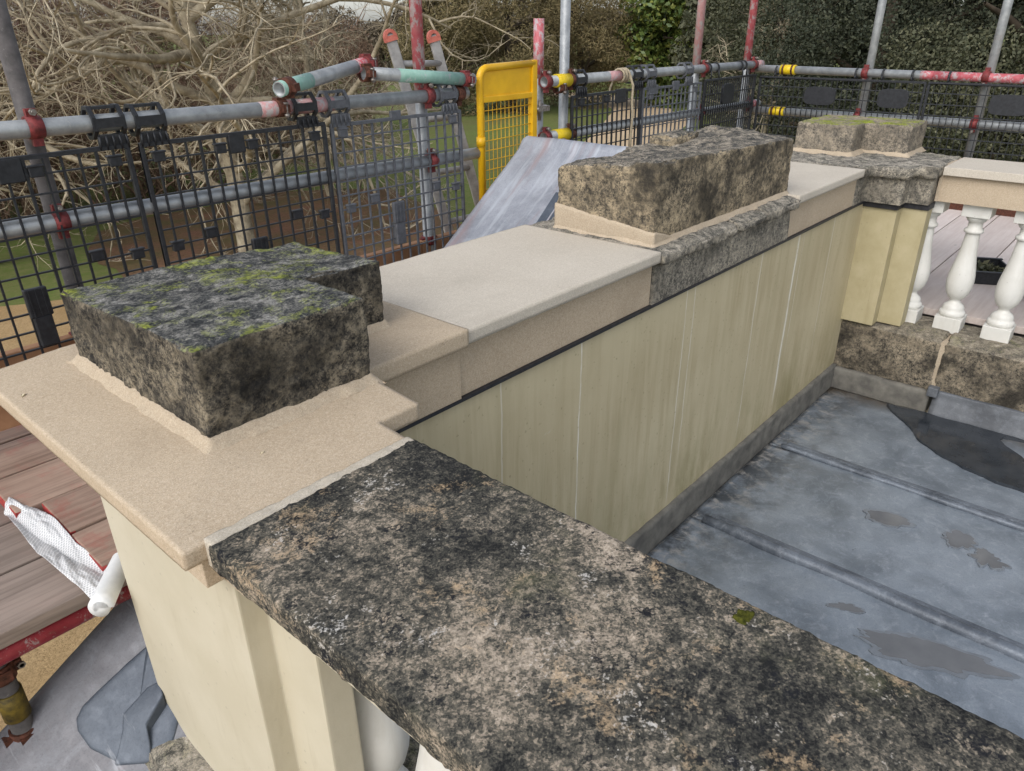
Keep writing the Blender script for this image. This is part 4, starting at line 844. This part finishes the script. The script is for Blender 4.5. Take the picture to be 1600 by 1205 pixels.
# the panel hangs on the inner side; nrm for ux=+X points to +Y, so the rail (Y0) lies at d = +0.03
def guard_left(x0, w, mat, lab, hk, pl, cl, zt=-0.300, zb=-0.93, cells=14, rows=12):
    g = guard('mesh_guard', (x0, 2.32), (1, 0), w, zt, zb, mat, lab, cells, rows, (), pl, cl)
    g.rotation_euler = (R(random.Random(int(x0*100)).uniform(-0.8, 0.3)), R(random.Random(int(x0*99)).uniform(-0.5, 0.5)), 0); return g
def hook_on(g, x, zt, zr, mat, y=2.35):
    """square plastic loop round the rail with a ribbed strap down to the panel"""
    b = MB(); hw = 0.040; r = TR+0.007; yp = 2.32
    for s in (-1, 1):
        xs = x+s*hw
        pts = [(y-r, zr-0.016), (y-r, zr+0.012), (y-0.012, zr+r+0.004), (y+0.012, zr+r+0.004), (y+r, zr+0.012), (y+r, zr-0.012), (y+0.012, zr-r-0.004), (y-0.010, zr-r-0.004)]
        n = len(pts); vs = []
        for dx in (-0.0055, 0.0055):
            vs += [(xs+dx, a, c) for a, c in pts]+[(xs+dx, y+(a-y)*1.28, zr+(c-zr)*1.28) for a, c in pts]
        fs = []
        for i in range(n):
            j = (i+1) % n; fs += [(i, j, n+j, n+i), (2*n+i, 3*n+i, 3*n+j, 2*n+j), (n+i, n+j, 3*n+j, 3*n+i), (i, 2*n+i, 2*n+j, j)]
        b.add(vs, fs)
    b.box(x-hw, x+hw, y-r-0.010, y-r-0.001, zr-0.014, zr+0.012)
    b.box(x-hw, x+hw, y+r+0.001, y+r+0.009, zr-0.012, zr+0.012)
    b.box(x-hw, x+hw, y-0.016, y-0.008, zr+r+0.004, zr+r+0.012); b.box(x-hw, x+hw, y+0.008, y+0.016, zr+r+0.004, zr+r+0.012)
    b.box(x-hw*0.8, x+hw*0.8, y-r-0.006, y-0.006, zr-r-0.010, zr-r-0.002)
    # strap
    top = Vector((x, y-r-0.006, zr-r-0.004)); bot = Vector((x, yp-0.004, zt-0.012))
    for k in range(5):
        dx = (k-2)*hw*0.46; b.path([top+Vector((dx, 0, 0)), (top+bot)/2+Vector((dx*1.05, -0.004, 0)), bot+Vector((dx*1.1, 0, 0))], 0.0035, 6)
    b.add([(x-hw, top.y, top.z), (x+hw, top.y, top.z), (x+hw*1.1, bot.y, bot.z), (x-hw*1.1, bot.y, bot.z)]+[(x-hw, top.y+0.005, top.z), (x+hw, top.y+0.005, top.z), (x+hw*1.1, bot.y+0.005, bot.z), (x-hw*1.1, bot.y+0.005, bot.z)],
          [(0, 1, 2, 3), (7, 6, 5, 4), (0, 4, 5, 1), (1, 5, 6, 2), (2, 6, 7, 3), (3, 7, 4, 0)])
    b.build('hook', mat, g)
def low_clip(g, x, z, mat):
    b = MB(); b.box(x-0.030, x+0.030, 2.300, 2.316, z-0.042, z+0.042); b.box(x-0.024, x+0.024, 2.300, 2.332, z-0.13, z-0.04)
    for k in (-1, 0, 1): b.box(x+k*0.018-0.002, x+k*0.018+0.002, 2.296, 2.301, z-0.04, z+0.04)
    b.bevel(0.003, 1).build('toe_clip', mat, g)
K = 'black_plastic'; Gp = 'grey_plastic'
cl = lambda w: [(w*0.075, -0.345), (w*0.925, -0.345), (w*0.075, -0.62), (w*0.925, -0.62), (w*0.25, -0.60), (w*0.75, -0.60)]
g1 = guard_left(0.285, 0.66, K, 'black plastic mesh guard on the left run, under the dark weathered standard', (), [(0.34, -0.335, 0.032, 0.032)], cl(0.66)+[(0.40, -0.345)])
hook_on(g1, 0.905, -0.30, -0.2385, K); hook_on(g1, 0.36, -0.30, -0.235, K); low_clip(g1, 0.592, -0.69, K)
g2 = guard_left(0.972, 0.66, K, 'black plastic mesh guard on the left run, second from the gate', (), [(0.31, -0.335, 0.028, 0.03)], cl(0.66)+[(0.25, -0.345), (0.365, -0.345)])
hook_on(g2, 1.02, -0.30, -0.239, K); hook_on(g2, 1.56, -0.30, -0.2435, K); low_clip(g2, 1.30, -0.69, K)
g3 = guard_left(1.655, 0.66, Gp, 'faded grey plastic mesh guard in front of the ladder', (), [(0.305, -0.305, 0.026, 0.018), (0.05, -0.33, 0.02, 0.012)], cl(0.66), zt=-0.31)
hook_on(g3, 1.70, -0.31, -0.2445, Gp); hook_on(g3, 2.25, -0.31, -0.249, Gp); low_clip(g3, 1.93, -0.67, Gp)
m1 = guard_left(3.09, 0.63, K, 'black mesh guard next to the tall grey standard in the middle run', (), [(0.43, -0.335, 0.045, 0.035)], [(0.08, -0.34), (0.30, -0.34), (0.08, -0.6)], zt=-0.305)
hook_on(m1, 3.165, -0.305, -0.236, K); hook_on(m1, 3.68, -0.305, -0.238, K)
m2 = guard_left(3.735, 0.66, Gp, 'faded grey mesh guard behind the long stone block', (), [(0.10, -0.325, 0.05, 0.025), (0.35, -0.315, 0.035, 0.025)], [(0.08, -0.36), (0.58, -0.35)], zt=-0.31)
hook_on(m2, 3.81, -0.31, -0.2385, Gp); hook_on(m2, 4.23, -0.31, -0.240, Gp)
m3 = guard('mesh_guard', (4.42, 2.32), (1, 0), 0.72, -0.30, -0.93, K, 'open black mesh guard with oval plate beside the corner standard', 24, 7, (), [(0.32, -0.40, 0.075, 0.062)], (), oval=True, bar=0.003, vb=0.45)
for i, xx in enumerate((4.50, 4.60, 4.93, 4.99)): MB().pipe((xx-0.006, Y0, -0.241), (xx+0.006, Y0, -0.241), TR+0.007, 0.006).build('rail_loop', K, m3); MB().path([(xx, Y0-0.028, -0.25), (xx, 2.318, -0.303)], 0.005, 6).build('loop_strap', K, m3)
far = [(2.30, 'black mesh guard beside the yellow sleeves on the far run', [(0.42, -0.42, 0.10, 0.055), (0.87, -0.415, 0.09, 0.055)]),
       (1.25, 'black mesh guard below the worn red stretch on the far run', [(0.44, -0.42, 0.10, 0.055)]), (0.20, 'black mesh guard beyond the red stretch on the far run', [(0.42, -0.42, 0.10, 0.055)])]
for y, lb, pl in far:
    g = guard('mesh_guard', (5.17, y), (0, -1), 1.04, -0.312, -0.93, K, lb, 30, 10, (), pl, (), oval=True, bar=0.003, vb=0.45)
    for u in (0.10, 0.62, 0.78, 0.95):
        yy = y-u; MB().pipe((X0, yy-0.006, -0.28-0.0094*(2.0-yy)*0.5), (X0, yy+0.006, -0.28-0.0094*(2.0-yy)*0.5), TR+0.008, 0.006).build('rail_loop', K, g)
        MB().path([(X0-0.027, yy, -0.285), (5.168, yy, -0.315)], 0.005, 6).build('loop_strap', K, g)

# ================================================================== rope on the middle rail
rp = MB()
tt = np.linspace(0, 6*math.pi, 60); rp.path([(3.52+0.012*t/3, 2.35+0.031*math.cos(t), -0.236+0.031*math.sin(t)) for t in tt], 0.0065, 6)
rp.path([(3.585, 2.319, -0.236), (3.60, 2.305, -0.29), (3.592, 2.302, -0.36), (3.606, 2.302, -0.44), (3.60, 2.302, -0.55), (3.606, 2.303, -0.66)], 0.007, 6)
rp.path([(3.53, 2.38, -0.25), (3.50, 2.385, -0.30), (3.505, 2.385, -0.36)], 0.006, 6)
tag(rp.build('rope', 'rope'), 'frayed rope knotted round the middle guard rail with a hanging end', 'rope')

# ================================================================== yellow ladder gate
yg = thing('ladder_gate', (2.62, 2.33, -0.95), 'yellow steel safety gate with solid top panel and wire mesh', 'gate')
gx0, gx1, gyy, gt = 2.445, 2.800, 2.335, -0.158
pts = [(gx0, gyy, -0.95), (gx0, gyy, gt-0.05)]+[(gx0+0.045*(1-math.cos(a)), gyy, gt-0.045+0.045*math.sin(a)) for a in np.linspace(0.2, math.pi/2, 7)]+[(gx1, gyy, gt+0.008)]
MB().path(pts, 0.0155, 12).build('frame', 'yellow_paint', yg)
MB().box(gx1-0.016, gx1+0.016, gyy-0.014, gyy+0.014, -0.95, gt+0.022).bevel(0.003).build('hinge_post', 'yellow_paint', yg)
MB().box(gx0+0.014, gx1-0.014, gyy-0.003, gyy+0.003, gt-0.118, gt-0.004).build('panel', 'yellow_paint', yg)
MB().box(gx0+0.010, gx1-0.012, gyy-0.012, gyy+0.012, gt-0.137, gt-0.113).bevel(0.003).build('cross_bar', 'yellow_paint', yg)
wm = MB()
for k in range(1, 13): x = gx0+(gx1-gx0)*k/13; wm.cyl((x, gyy+0.003, -0.93), (x, gyy+0.003, gt-0.12), 0.0016, 5)
for k in range(1, 17): z = gt-0.13-k*0.042; wm.cyl((gx0, gyy-0.001, z), (gx1, gyy-0.001, z+0.006), 0.0019, 5)
wm.build('wire_mesh', 'yellow_paint', yg)
MB().pipe((gx0, gyy, -0.475), (gx0, gyy, -0.435), 0.020, 0.006).build('collar', 'yellow_paint', yg)
hb = MB(); hb.box(gx1+0.014, gx1+0.115, gyy-0.01, gyy+0.03, -0.362, -0.338); hb.cyl((gx1+0.05, gyy, -0.40), (gx1+0.05, gyy, -0.31), 0.009, 8); hb.cyl((gx1+0.03, gyy-0.02, -0.35), (gx1+0.03, gyy+0.03, -0.35), 0.012, 8)
hb.build('hinge', 'bolt_steel', yg)

# ================================================================== ladder
ld = thing('ladder', (2.55, 2.7, -1.12), 'aluminium ladder with red rubber caps leaning behind the mesh guard', 'ladder')
LT0, LT1 = Vector((2.215, 2.63, -0.022)), Vector((2.462, 2.63, -0.028)); dn = Vector((0.24, -0.14, -1.09))
for P0 in (LT0, LT1):
    d = dn.normalized(); q = d.to_track_quat('Z', 'Y').to_matrix().to_4x4(); m = Matrix.Translation(P0) @ q
    MB().box(-0.013, 0.013, -0.022, 0.022, 0.0, 1.16, m).bevel(0.003, 1).build('stile', 'aluminium', ld)
    b = MB(); n = 10
    for yy, zz in ((0, 0),):
        vs = [m @ Vector((x, 0.028*math.cos(a), 0.016-0.034*max(0, math.sin(a)))) for x in (-0.018, 0.018) for a in np.linspace(0, math.pi, n)]
        vs += [m @ Vector((x, 0.014*math.cos(a), 0.012-0.016*max(0, math.sin(a)))) for x in (-0.018, 0.018) for a in np.linspace(0, math.pi, n)]
        fs = []
        for i in range(n-1):
            fs += [(i, i+1, n+i+1, n+i), (2*n+i, 3*n+i, 3*n+i+1, 2*n+i+1), (i, 2*n+i, 2*n+i+1, i+1), (n+i, n+i+1, 3*n+i+1, 3*n+i)]
        b.add(vs, fs)
    b.box(-0.017, 0.017, -0.028, 0.028, 0.008, 0.03, m)
    b.build('end_cap', 'red_cap', ld)
for k in range(5):
    t = (0.125+0.245*k)/1.16*1.0; a = LT0+dn*t; b_ = LT1+dn*t
    MB().cyl(a, b_, 0.0135, 10).build('rung', 'aluminium', ld)

# ================================================================== reinforced sheet strip
def fs_(u, v):
    L = np.array([[0.303, 2.052], [0.302, 1.976], [0.297, 1.78], [0.311, 1.625], [0.318, 1.50]]); Rr = np.array([[0.345, 2.085], [0.368, 1.957], [0.374, 1.88], [0.372, 1.748], [0.392, 1.56]])
    t = u*4; i = np.clip(np.floor(t).astype(int), 0, 3); f = (t-i)[:, None]
    a = L[i]*(1-f)+L[i+1]*f; b_ = Rr[i]*(1-f)+Rr[i+1]*f; p = a*(1-v[:, None])+b_*v[:, None]
    pinch = np.exp(-((u-0.28)/0.1)**2)
    q3 = np.stack([u*7, v*3, u*0], 1); z = -1.142+0.007*np.abs(fbm(q3, 1, 2))+0.020*np.abs(np.sin(v*3.0-u*2.5))+0.004*(1-np.abs(fbm(q3+9, 1.6, 3)))+0.006*v
    return p[:, 0], p[:, 1], np.maximum(z, -1.150)
sh = grid_sheet('plastic_sheet', fs_, np.linspace(0, 1, 80), np.linspace(0, 1, 40), 'reinforced_sheet', None, 0.0012)
tag(sh, 'crumpled translucent reinforced plastic strip lying along the scaffold board ends', 'plastic sheet')
rl = MB(); ts = np.linspace(0, 3.2*math.pi, 46); pv = []
for k in range(9):
    q = k/8; cx_, cy_ = 0.318+0.10*q, 1.475+0.125*q
    for t in ts:
        r = (0.030-0.0016*t)*(1-0.1*q); pv.append((cx_+r*math.cos(t)*0.72, cy_-r*math.cos(t)*0.62, -1.124+r*math.sin(t)*1.05+0.002))
n = len(ts); rl.add(pv, [(k*n+i, k*n+i+1, (k+1)*n+i+1, (k+1)*n+i) for k in range(8) for i in range(n-1)], True)
rl.add([p for p in pv[:n]]+[(0.318, 1.475, -1.122)], [(i, i+1, n) for i in range(n-1)], True)
tag(rl.build('sheet_roll', 'white_roll'), 'rolled white plastic sheet end tucked against the cream pier', 'plastic roll')

# ================================================================== TREES
def tubes_mesh(polys, sides=4):
    V = []; F = []; n0 = 0
    for pts, rad in polys:
        p = np.array(pts); k = len(p); d = np.gradient(p, axis=0); d /= np.linalg.norm(d, axis=1)[:, None]+1e-9
        ref = np.where(np.abs(d[:, 2:3]) > 0.9, np.array([[1.0, 0, 0]]), np.array([[0, 0, 1.0]])); u = np.cross(d, ref); u /= np.linalg.norm(u, axis=1)[:, None]+1e-9; v = np.cross(d, u)
        t = np.linspace(0, 2*math.pi, sides, endpoint=False); r = np.array(rad)[:, None, None]
        ring = p[:, None, :]+r*(u[:, None, :]*np.cos(t)[None, :, None]+v[:, None, :]*np.sin(t)[None, :, None]); V.append(ring.reshape(-1, 3))
        I = n0+np.arange(k*sides).reshape(k, sides); J = np.roll(I, -1, 1)
        F.append(np.stack([I[:-1], J[:-1], J[1:], I[1:]], -1).reshape(-1, 4)); n0 += k*sides
    return np.concatenate(V), np.concatenate(F)
def limb(rng, p, d, L, r0, r1, k, wob, grav):
    pts = [p.copy()]; d = d/np.linalg.norm(d); st = L/(k-1); cur = rng.normal(size=3)*wob
    for i in range(k-1):
        cur = cur*0.6+rng.normal(size=3)*wob; d = d+cur*0.5+np.array([0, 0, grav]); d /= np.linalg.norm(d); p = p+d*st; pts.append(p.copy())
    return np.array(pts), np.linspace(r0, r1, k)
def bare_tree(name, base, H, tr, seed, label, nl=(20, 7, 7, 4), L=(4.6, 2.3, 1.2, 0.7), zlo=1.0, rr=(0.10, 0.045, 0.02, 0.009), mat='bark_pale', grav=-0.02, lean=(0, 0), group='bare winter trees beyond the left scaffold'):
    rng = np.random.RandomState(seed); base = np.array(base, float); t = thing(name, tuple(base), label, 'tree', group)
    trunk, tra = limb(rng, base-np.array([0, 0, 0.1]), np.array([lean[0], lean[1], 1.0]), H, tr, tr*0.3, 16, 0.05, 0.02)
    V, F = tubes_mesh([(trunk, tra)], 10); raw('trunk', V, F, mat, t, True)
    big = []; small = []
    def spawn(pts, rad, lev):
        if lev >= len(nl): return
        n = nl[lev]
        for _ in range(n):
            f = rng.uniform(0.12 if lev else zlo/H, 0.98); i = f*(len(pts)-1); a = int(i); q = pts[a]+(pts[min(a+1, len(pts)-1)]-pts[a])*(i-a)
            dd = pts[min(a+1, len(pts)-1)]-pts[max(a-1, 0)]; dd = dd/(np.linalg.norm(dd)+1e-9)
            rnd = rng.normal(size=3); rnd -= dd*rnd.dot(dd); rnd /= np.linalg.norm(rnd)+1e-9
            sp = rng.uniform(0.6, 1.3); nd = dd*(0.35 if lev == 0 else 0.75)+rnd*sp
            if lev == 0: nd[2] = nd[2]*0.3+rng.uniform(-0.1, 0.6)
            ln = L[lev]*rng.uniform(0.55, 1.25)*(1-0.35*f if lev == 0 else 1); r0 = min(rr[lev]*rng.uniform(0.65, 1.3), float(np.interp(i, range(len(rad)), rad))*0.95)
            k = (12, 9, 7, 5)[lev]; pp, ra = limb(rng, q, nd, ln, r0, r0*0.25, k, (0.30, 0.34, 0.36, 0.36)[lev], grav*(1.5 if lev else 1))
            pp[:, 2] = np.maximum(pp[:, 2], GZ+0.15)
            (big if lev < 2 else small).append((pp, ra)); spawn(pp, ra, lev+1)
    spawn(trunk, tra, 0)
    V, F = tubes_mesh(big, 6); b = raw('branches', V, F, mat, t, True)
    V, F = tubes_mesh(small, 3); raw('twigs', V, F, mat, t, False)['kind'] = 'stuff'
    return t
bare_tree('bare_tree', (10.6, 19.6, GZ), 11, 0.27, 5, 'tall pale trunked bare tree standing in the red leaf litter', (25, 7, 6, 4), (7.0, 3.0, 1.4, 0.7), 1.6, (0.15, 0.048, 0.018, 0.008))
bare_tree('bare_tree', (5.2, 24.5, GZ), 10, 0.22, 9, 'spreading bare tree behind the dark weathered standard', (24, 7, 6, 4), (6.4, 2.8, 1.3, 0.7), 1.0, (0.15, 0.048, 0.018, 0.008), grav=-0.01, lean=(0.12, 0))
bare_tree('bare_tree', (17.5, 25.0, GZ), 9, 0.2, 12, 'bare tree with drooping branches behind the ladder', (21, 8, 7, 4), (4.6, 2.4, 1.1, 0.6), 1.2, (0.12, 0.042, 0.016, 0.008), grav=-0.03, lean=(-0.1, 0.05))
bare_tree('bare_tree', (8.0, 29.0, GZ), 10, 0.22, 14, 'dull brown bare tree deep in the thicket', (18, 7, 6, 4), (5.2, 2.4, 1.2, 0.7), 1.0, (0.10, 0.036, 0.016, 0.009), 'bark_dull')
bare_tree('bare_tree', (14.0, 30.5, GZ), 10, 0.22, 17, 'dull brown bare tree at the back of the leaf litter bed', (18, 7, 6, 4), (5.2, 2.4, 1.2, 0.7), 1.0, (0.10, 0.036, 0.016, 0.009), 'bark_dull')
bare_tree('bare_tree', (2.0, 30.0, GZ), 10, 0.22, 19, 'dull brown bare tree behind the gravel drive', (18, 7, 6, 3), (5.2, 2.4, 1.2, 0.7), 1.0, (0.10, 0.036, 0.016, 0.009), 'bark_dull')

def leaves(name, clumps, n, size, mat, parent, seed, asp=0.55, shell=0.75, flat=0.0):
    """n small leaf faces spread through clump volumes: clumps = array (cx,cy,cz,rx,ry,rz)"""
    rs = np.random.RandomState(seed); C_ = np.array(clumps); vol = (C_[:, 3]*C_[:, 4]*C_[:, 5])**(2/3); pick = rs.choice(len(C_), n, p=vol/vol.sum())
    d = rs.normal(size=(n, 3)); d /= np.linalg.norm(d, axis=1)[:, None]; r = rs.uniform(0.0, 1.0, n)**(1/3)*(1-shell)+shell*rs.uniform(0.72, 1.08, n)
    P = C_[pick, :3]+d*C_[pick, 3:]*r[:, None]; P[:, 2] = np.maximum(P[:, 2], GZ+0.05)
    a = rs.normal(size=(n, 3)); a /= np.linalg.norm(a, axis=1)[:, None]
    nn = d*0.8+rs.normal(size=(n, 3))*0.7; b = np.cross(a, nn); b /= np.linalg.norm(b, axis=1)[:, None]+1e-9
    s = size*rs.uniform(0.6, 1.4, n)[:, None]
    V = np.stack([P+a*s, P+b*s*asp, P-a*s, P-b*s*asp], 1).reshape(-1, 3); F = np.arange(4*n).reshape(n, 4)
    return raw(name, V, F, mat, parent)
def clumps_in(rs, c, r, k, cr, squash=0.8, front=None):
    out = []
    for _ in range(k):
        d = rs.normal(size=3); d /= np.linalg.norm(d); q = rs.uniform(0.5, 0.95); s = cr*rs.uniform(0.6, 1.3)
        out.append((c[0]+d[0]*r[0]*q, c[1]+d[1]*r[1]*q, c[2]+d[2]*r[2]*q, s, s, s*squash))
    return out
def leafy_tree(name, x, y, w, h, seed, label, mat, n, size, k=40, cr=None, trunk='bark_dark', group=None, zc=0.55, asp=0.55, bush=False, depth=None):
    rs = np.random.RandomState(seed); t = thing(name, (x, y, GZ), label, 'tree', group)
    T, ra = limb(rs, np.array([x, y, GZ-0.1]), np.array([0, 0, 1.0]), h*0.85, 0.035*h, 0.008*h, 10, 0.05, 0.02)
    pol = [(T, ra)]
    for i in range(9):
        a = rs.uniform(0, 6.28); pol.append(limb(rs, T[rs.randint(2, 8)], np.array([math.cos(a), math.sin(a), rs.uniform(0.2, 0.8)]), w*0.4, 0.014*h, 0.004*h, 8, 0.15, 0.0))
    V, F = tubes_mesh(pol, 7); raw('trunk', V, F, trunk, t, True)
    dp = depth or w
    cl_ = clumps_in(rs, (x, y, GZ+h*zc), (w/2, dp/2, h*(1-zc) if not bush else h*0.52), k, cr or w*0.16)
    leaves('crown', cl_, n, size, mat, t, seed+1, asp); return t
# yews / brown conifers in the middle distance
G2 = 'clipped brown green conifers at the lawn edge'
leafy_tree('conifer', 41.5, 43.0, 8, 10.0, 31, 'brown green conifer left of the dark gap above the yellow gate', 'leaf_yew', 44000, 0.125, 80, 1.3, zc=0.5, asp=0.22, bush=True)
leafy_tree('conifer', 46.0, 40.5, 10, 12.5, 32, 'tall brown green conifer directly behind the yellow gate', 'leaf_yew', 50000, 0.125, 90, 1.4, zc=0.5, asp=0.22, bush=True)
leafy_tree('conifer', 52.0, 38.3, 10, 10.0, 33, 'rounded brown conifer mound beside the gravel path', 'leaf_yew', 50000, 0.125, 90, 1.4, zc=0.48, asp=0.22, bush=True)
leafy_tree('evergreen_tree', 57.0, 33.0, 9, 13.0, 41, 'bright green yellow flecked evergreen beyond the gravel path', 'leaf_green', 30000, 0.2, 60, 1.7, zc=0.5, bush=True)
leafy_tree('evergreen_tree', 51.0, 23.0, 10, 12.0, 42, 'grey green evergreen between the path and the corner standard', 'leaf_holm', 26000, 0.18, 60, 1.6, zc=0.5, bush=True)
leafy_tree('evergreen_tree', 33.0, 13.5, 8, 11.5, 43, 'grey green evergreen behind the red painted corner standard', 'leaf_holm', 64000, 0.066, 70, 1.2, zc=0.5, bush=True)
leafy_tree('evergreen_tree', 28.0, 8.5, 7.5, 11.5, 44, 'dark evergreen behind the yellow sleeves on the far rail', 'leaf_dark', 78000, 0.052, 80, 1.1, zc=0.5, bush=True)
leafy_tree('evergreen_tree', 26.5, 4.5, 7, 11.5, 45, 'olive grey evergreen behind the worn red stretch of the far rail', 'leaf_holm', 80000, 0.05, 80, 1.0, zc=0.5, bush=True)
leafy_tree('evergreen_tree', 27.5, 1.2, 7, 11.5, 46, 'dark evergreen behind the grey standard at the end of the far rail', 'leaf_dark', 42000, 0.07, 80, 1.0, zc=0.5, bush=True)
leafy_tree('evergreen_tree', 27.0, -3.5, 7, 11.5, 47, 'dark evergreen past the far end of the far rail', 'leaf_dark', 20000, 0.1, 60, 1.0, zc=0.5, bush=True)
leafy_tree('evergreen_tree', 34.0, 7.0, 10, 13.0, 48, 'dark evergreen at the back of the far group', 'leaf_dark', 22000, 0.13, 60, 1.5, zc=0.5, bush=True)
leafy_tree('evergreen_tree', 35.0, 1.0, 10, 13.0, 49, 'second dark evergreen at the back of the far group', 'leaf_dark', 18000, 0.13, 60, 1.5, zc=0.5, bush=True)
bare_tree('bare_tree', (30.0, 13.0, GZ), 9.5, 0.14, 23, 'thin leaning bare tree in front of the dark evergreens', (14, 6, 5, 3), (3.6, 1.7, 0.9, 0.5), 2.0, (0.07, 0.03, 0.016, 0.009), group=None)
# brown thicket masses behind the bare trees
def thicket(x, y, w, h, seed, label, mat, n, size):
    rs = np.random.RandomState(seed); t = thing('thicket', (x, y, GZ), label, 'thicket', 'brown leafless thickets behind the bare trees')
    pol = []
    for i in range(40):
        a = rs.uniform(0, 6.28); b0 = np.array([x+rs.uniform(-w/2, w/2)*0.8, y+rs.uniform(-2, 2), GZ-0.05])
        pol.append(limb(rs, b0, np.array([math.cos(a)*0.5, math.sin(a)*0.5, 1.0]), h*rs.uniform(0.5, 1.0), 0.05, 0.012, 10, 0.2, -0.01))
    V, F = tubes_mesh(pol, 4); raw('stems', V, F, 'bark_dull', t, True)
    cl_ = clumps_in(rs, (x, y, GZ+h*0.5), (w/2, 2.4, h*0.5), 50, 1.3, 0.9)
    leaves('twig_mass', cl_, n, size, mat, t, seed+1, 0.10, 0.5)['kind'] = 'stuff'
B_ = 'reddish brown leafless thicket'
th = [(-3, 32, 9, 8.6, 'twig_red', 'reddish leafless thicket beyond the drive, outermost of its row'), (3.5, 34, 9, 9.2, 'twig_red', 'reddish leafless thicket behind the gravel drive'), (10, 36, 9, 9.4, 'twig_red', 'reddish leafless thicket behind the pale trunked tree'),
      (16.5, 37, 9, 8.6, 'twig_brown', 'brown leafless thicket behind the leaf litter bed'), (23, 38, 9, 6.6, 'twig_brown', 'brown leafless thicket left of the conifers'), (29, 41, 9, 6.2, 'twig_brown', 'brown leafless thicket next to the first conifer')]
for i, (x, y, w_, h, mt, lb) in enumerate(th): thicket(x, y, w_, h, 60+i, lb, mt, 30000, 0.16)
for i, (x, y, w_, h, lb) in enumerate(((7.5, 29.0, 7, 4.6, 'low brown bramble thicket beside the spreading bare tree'), (13.5, 30.0, 7, 4.6, 'low brown bramble thicket behind the leaf litter'), (20.5, 34.0, 8, 5.4, 'low brown bramble thicket behind the ladder'), (1.0, 29.0, 7, 4.6, 'low brown bramble thicket behind the drive'))):
    thicket(x, y, w_, h, 80+i, lb, 'twig_brown', 18000, 0.11)
# far wood on the skyline
for i in range(9):
    x, y = 70+7*i*0.9, 92-11*i*0.75
    leafy_tree('distant_tree', x, y, 16, (7.6 if i in (0, 1, 4, 5) else 10.0)+0.5*math.sin(i*2.1), 100+i, 'hazy brown tree of the distant wood on the skyline', 'far_wood', 9000, 0.36, 40, 2.4, 'bark_dull', 'distant wood on the skyline', 0.5, 0.3, True)
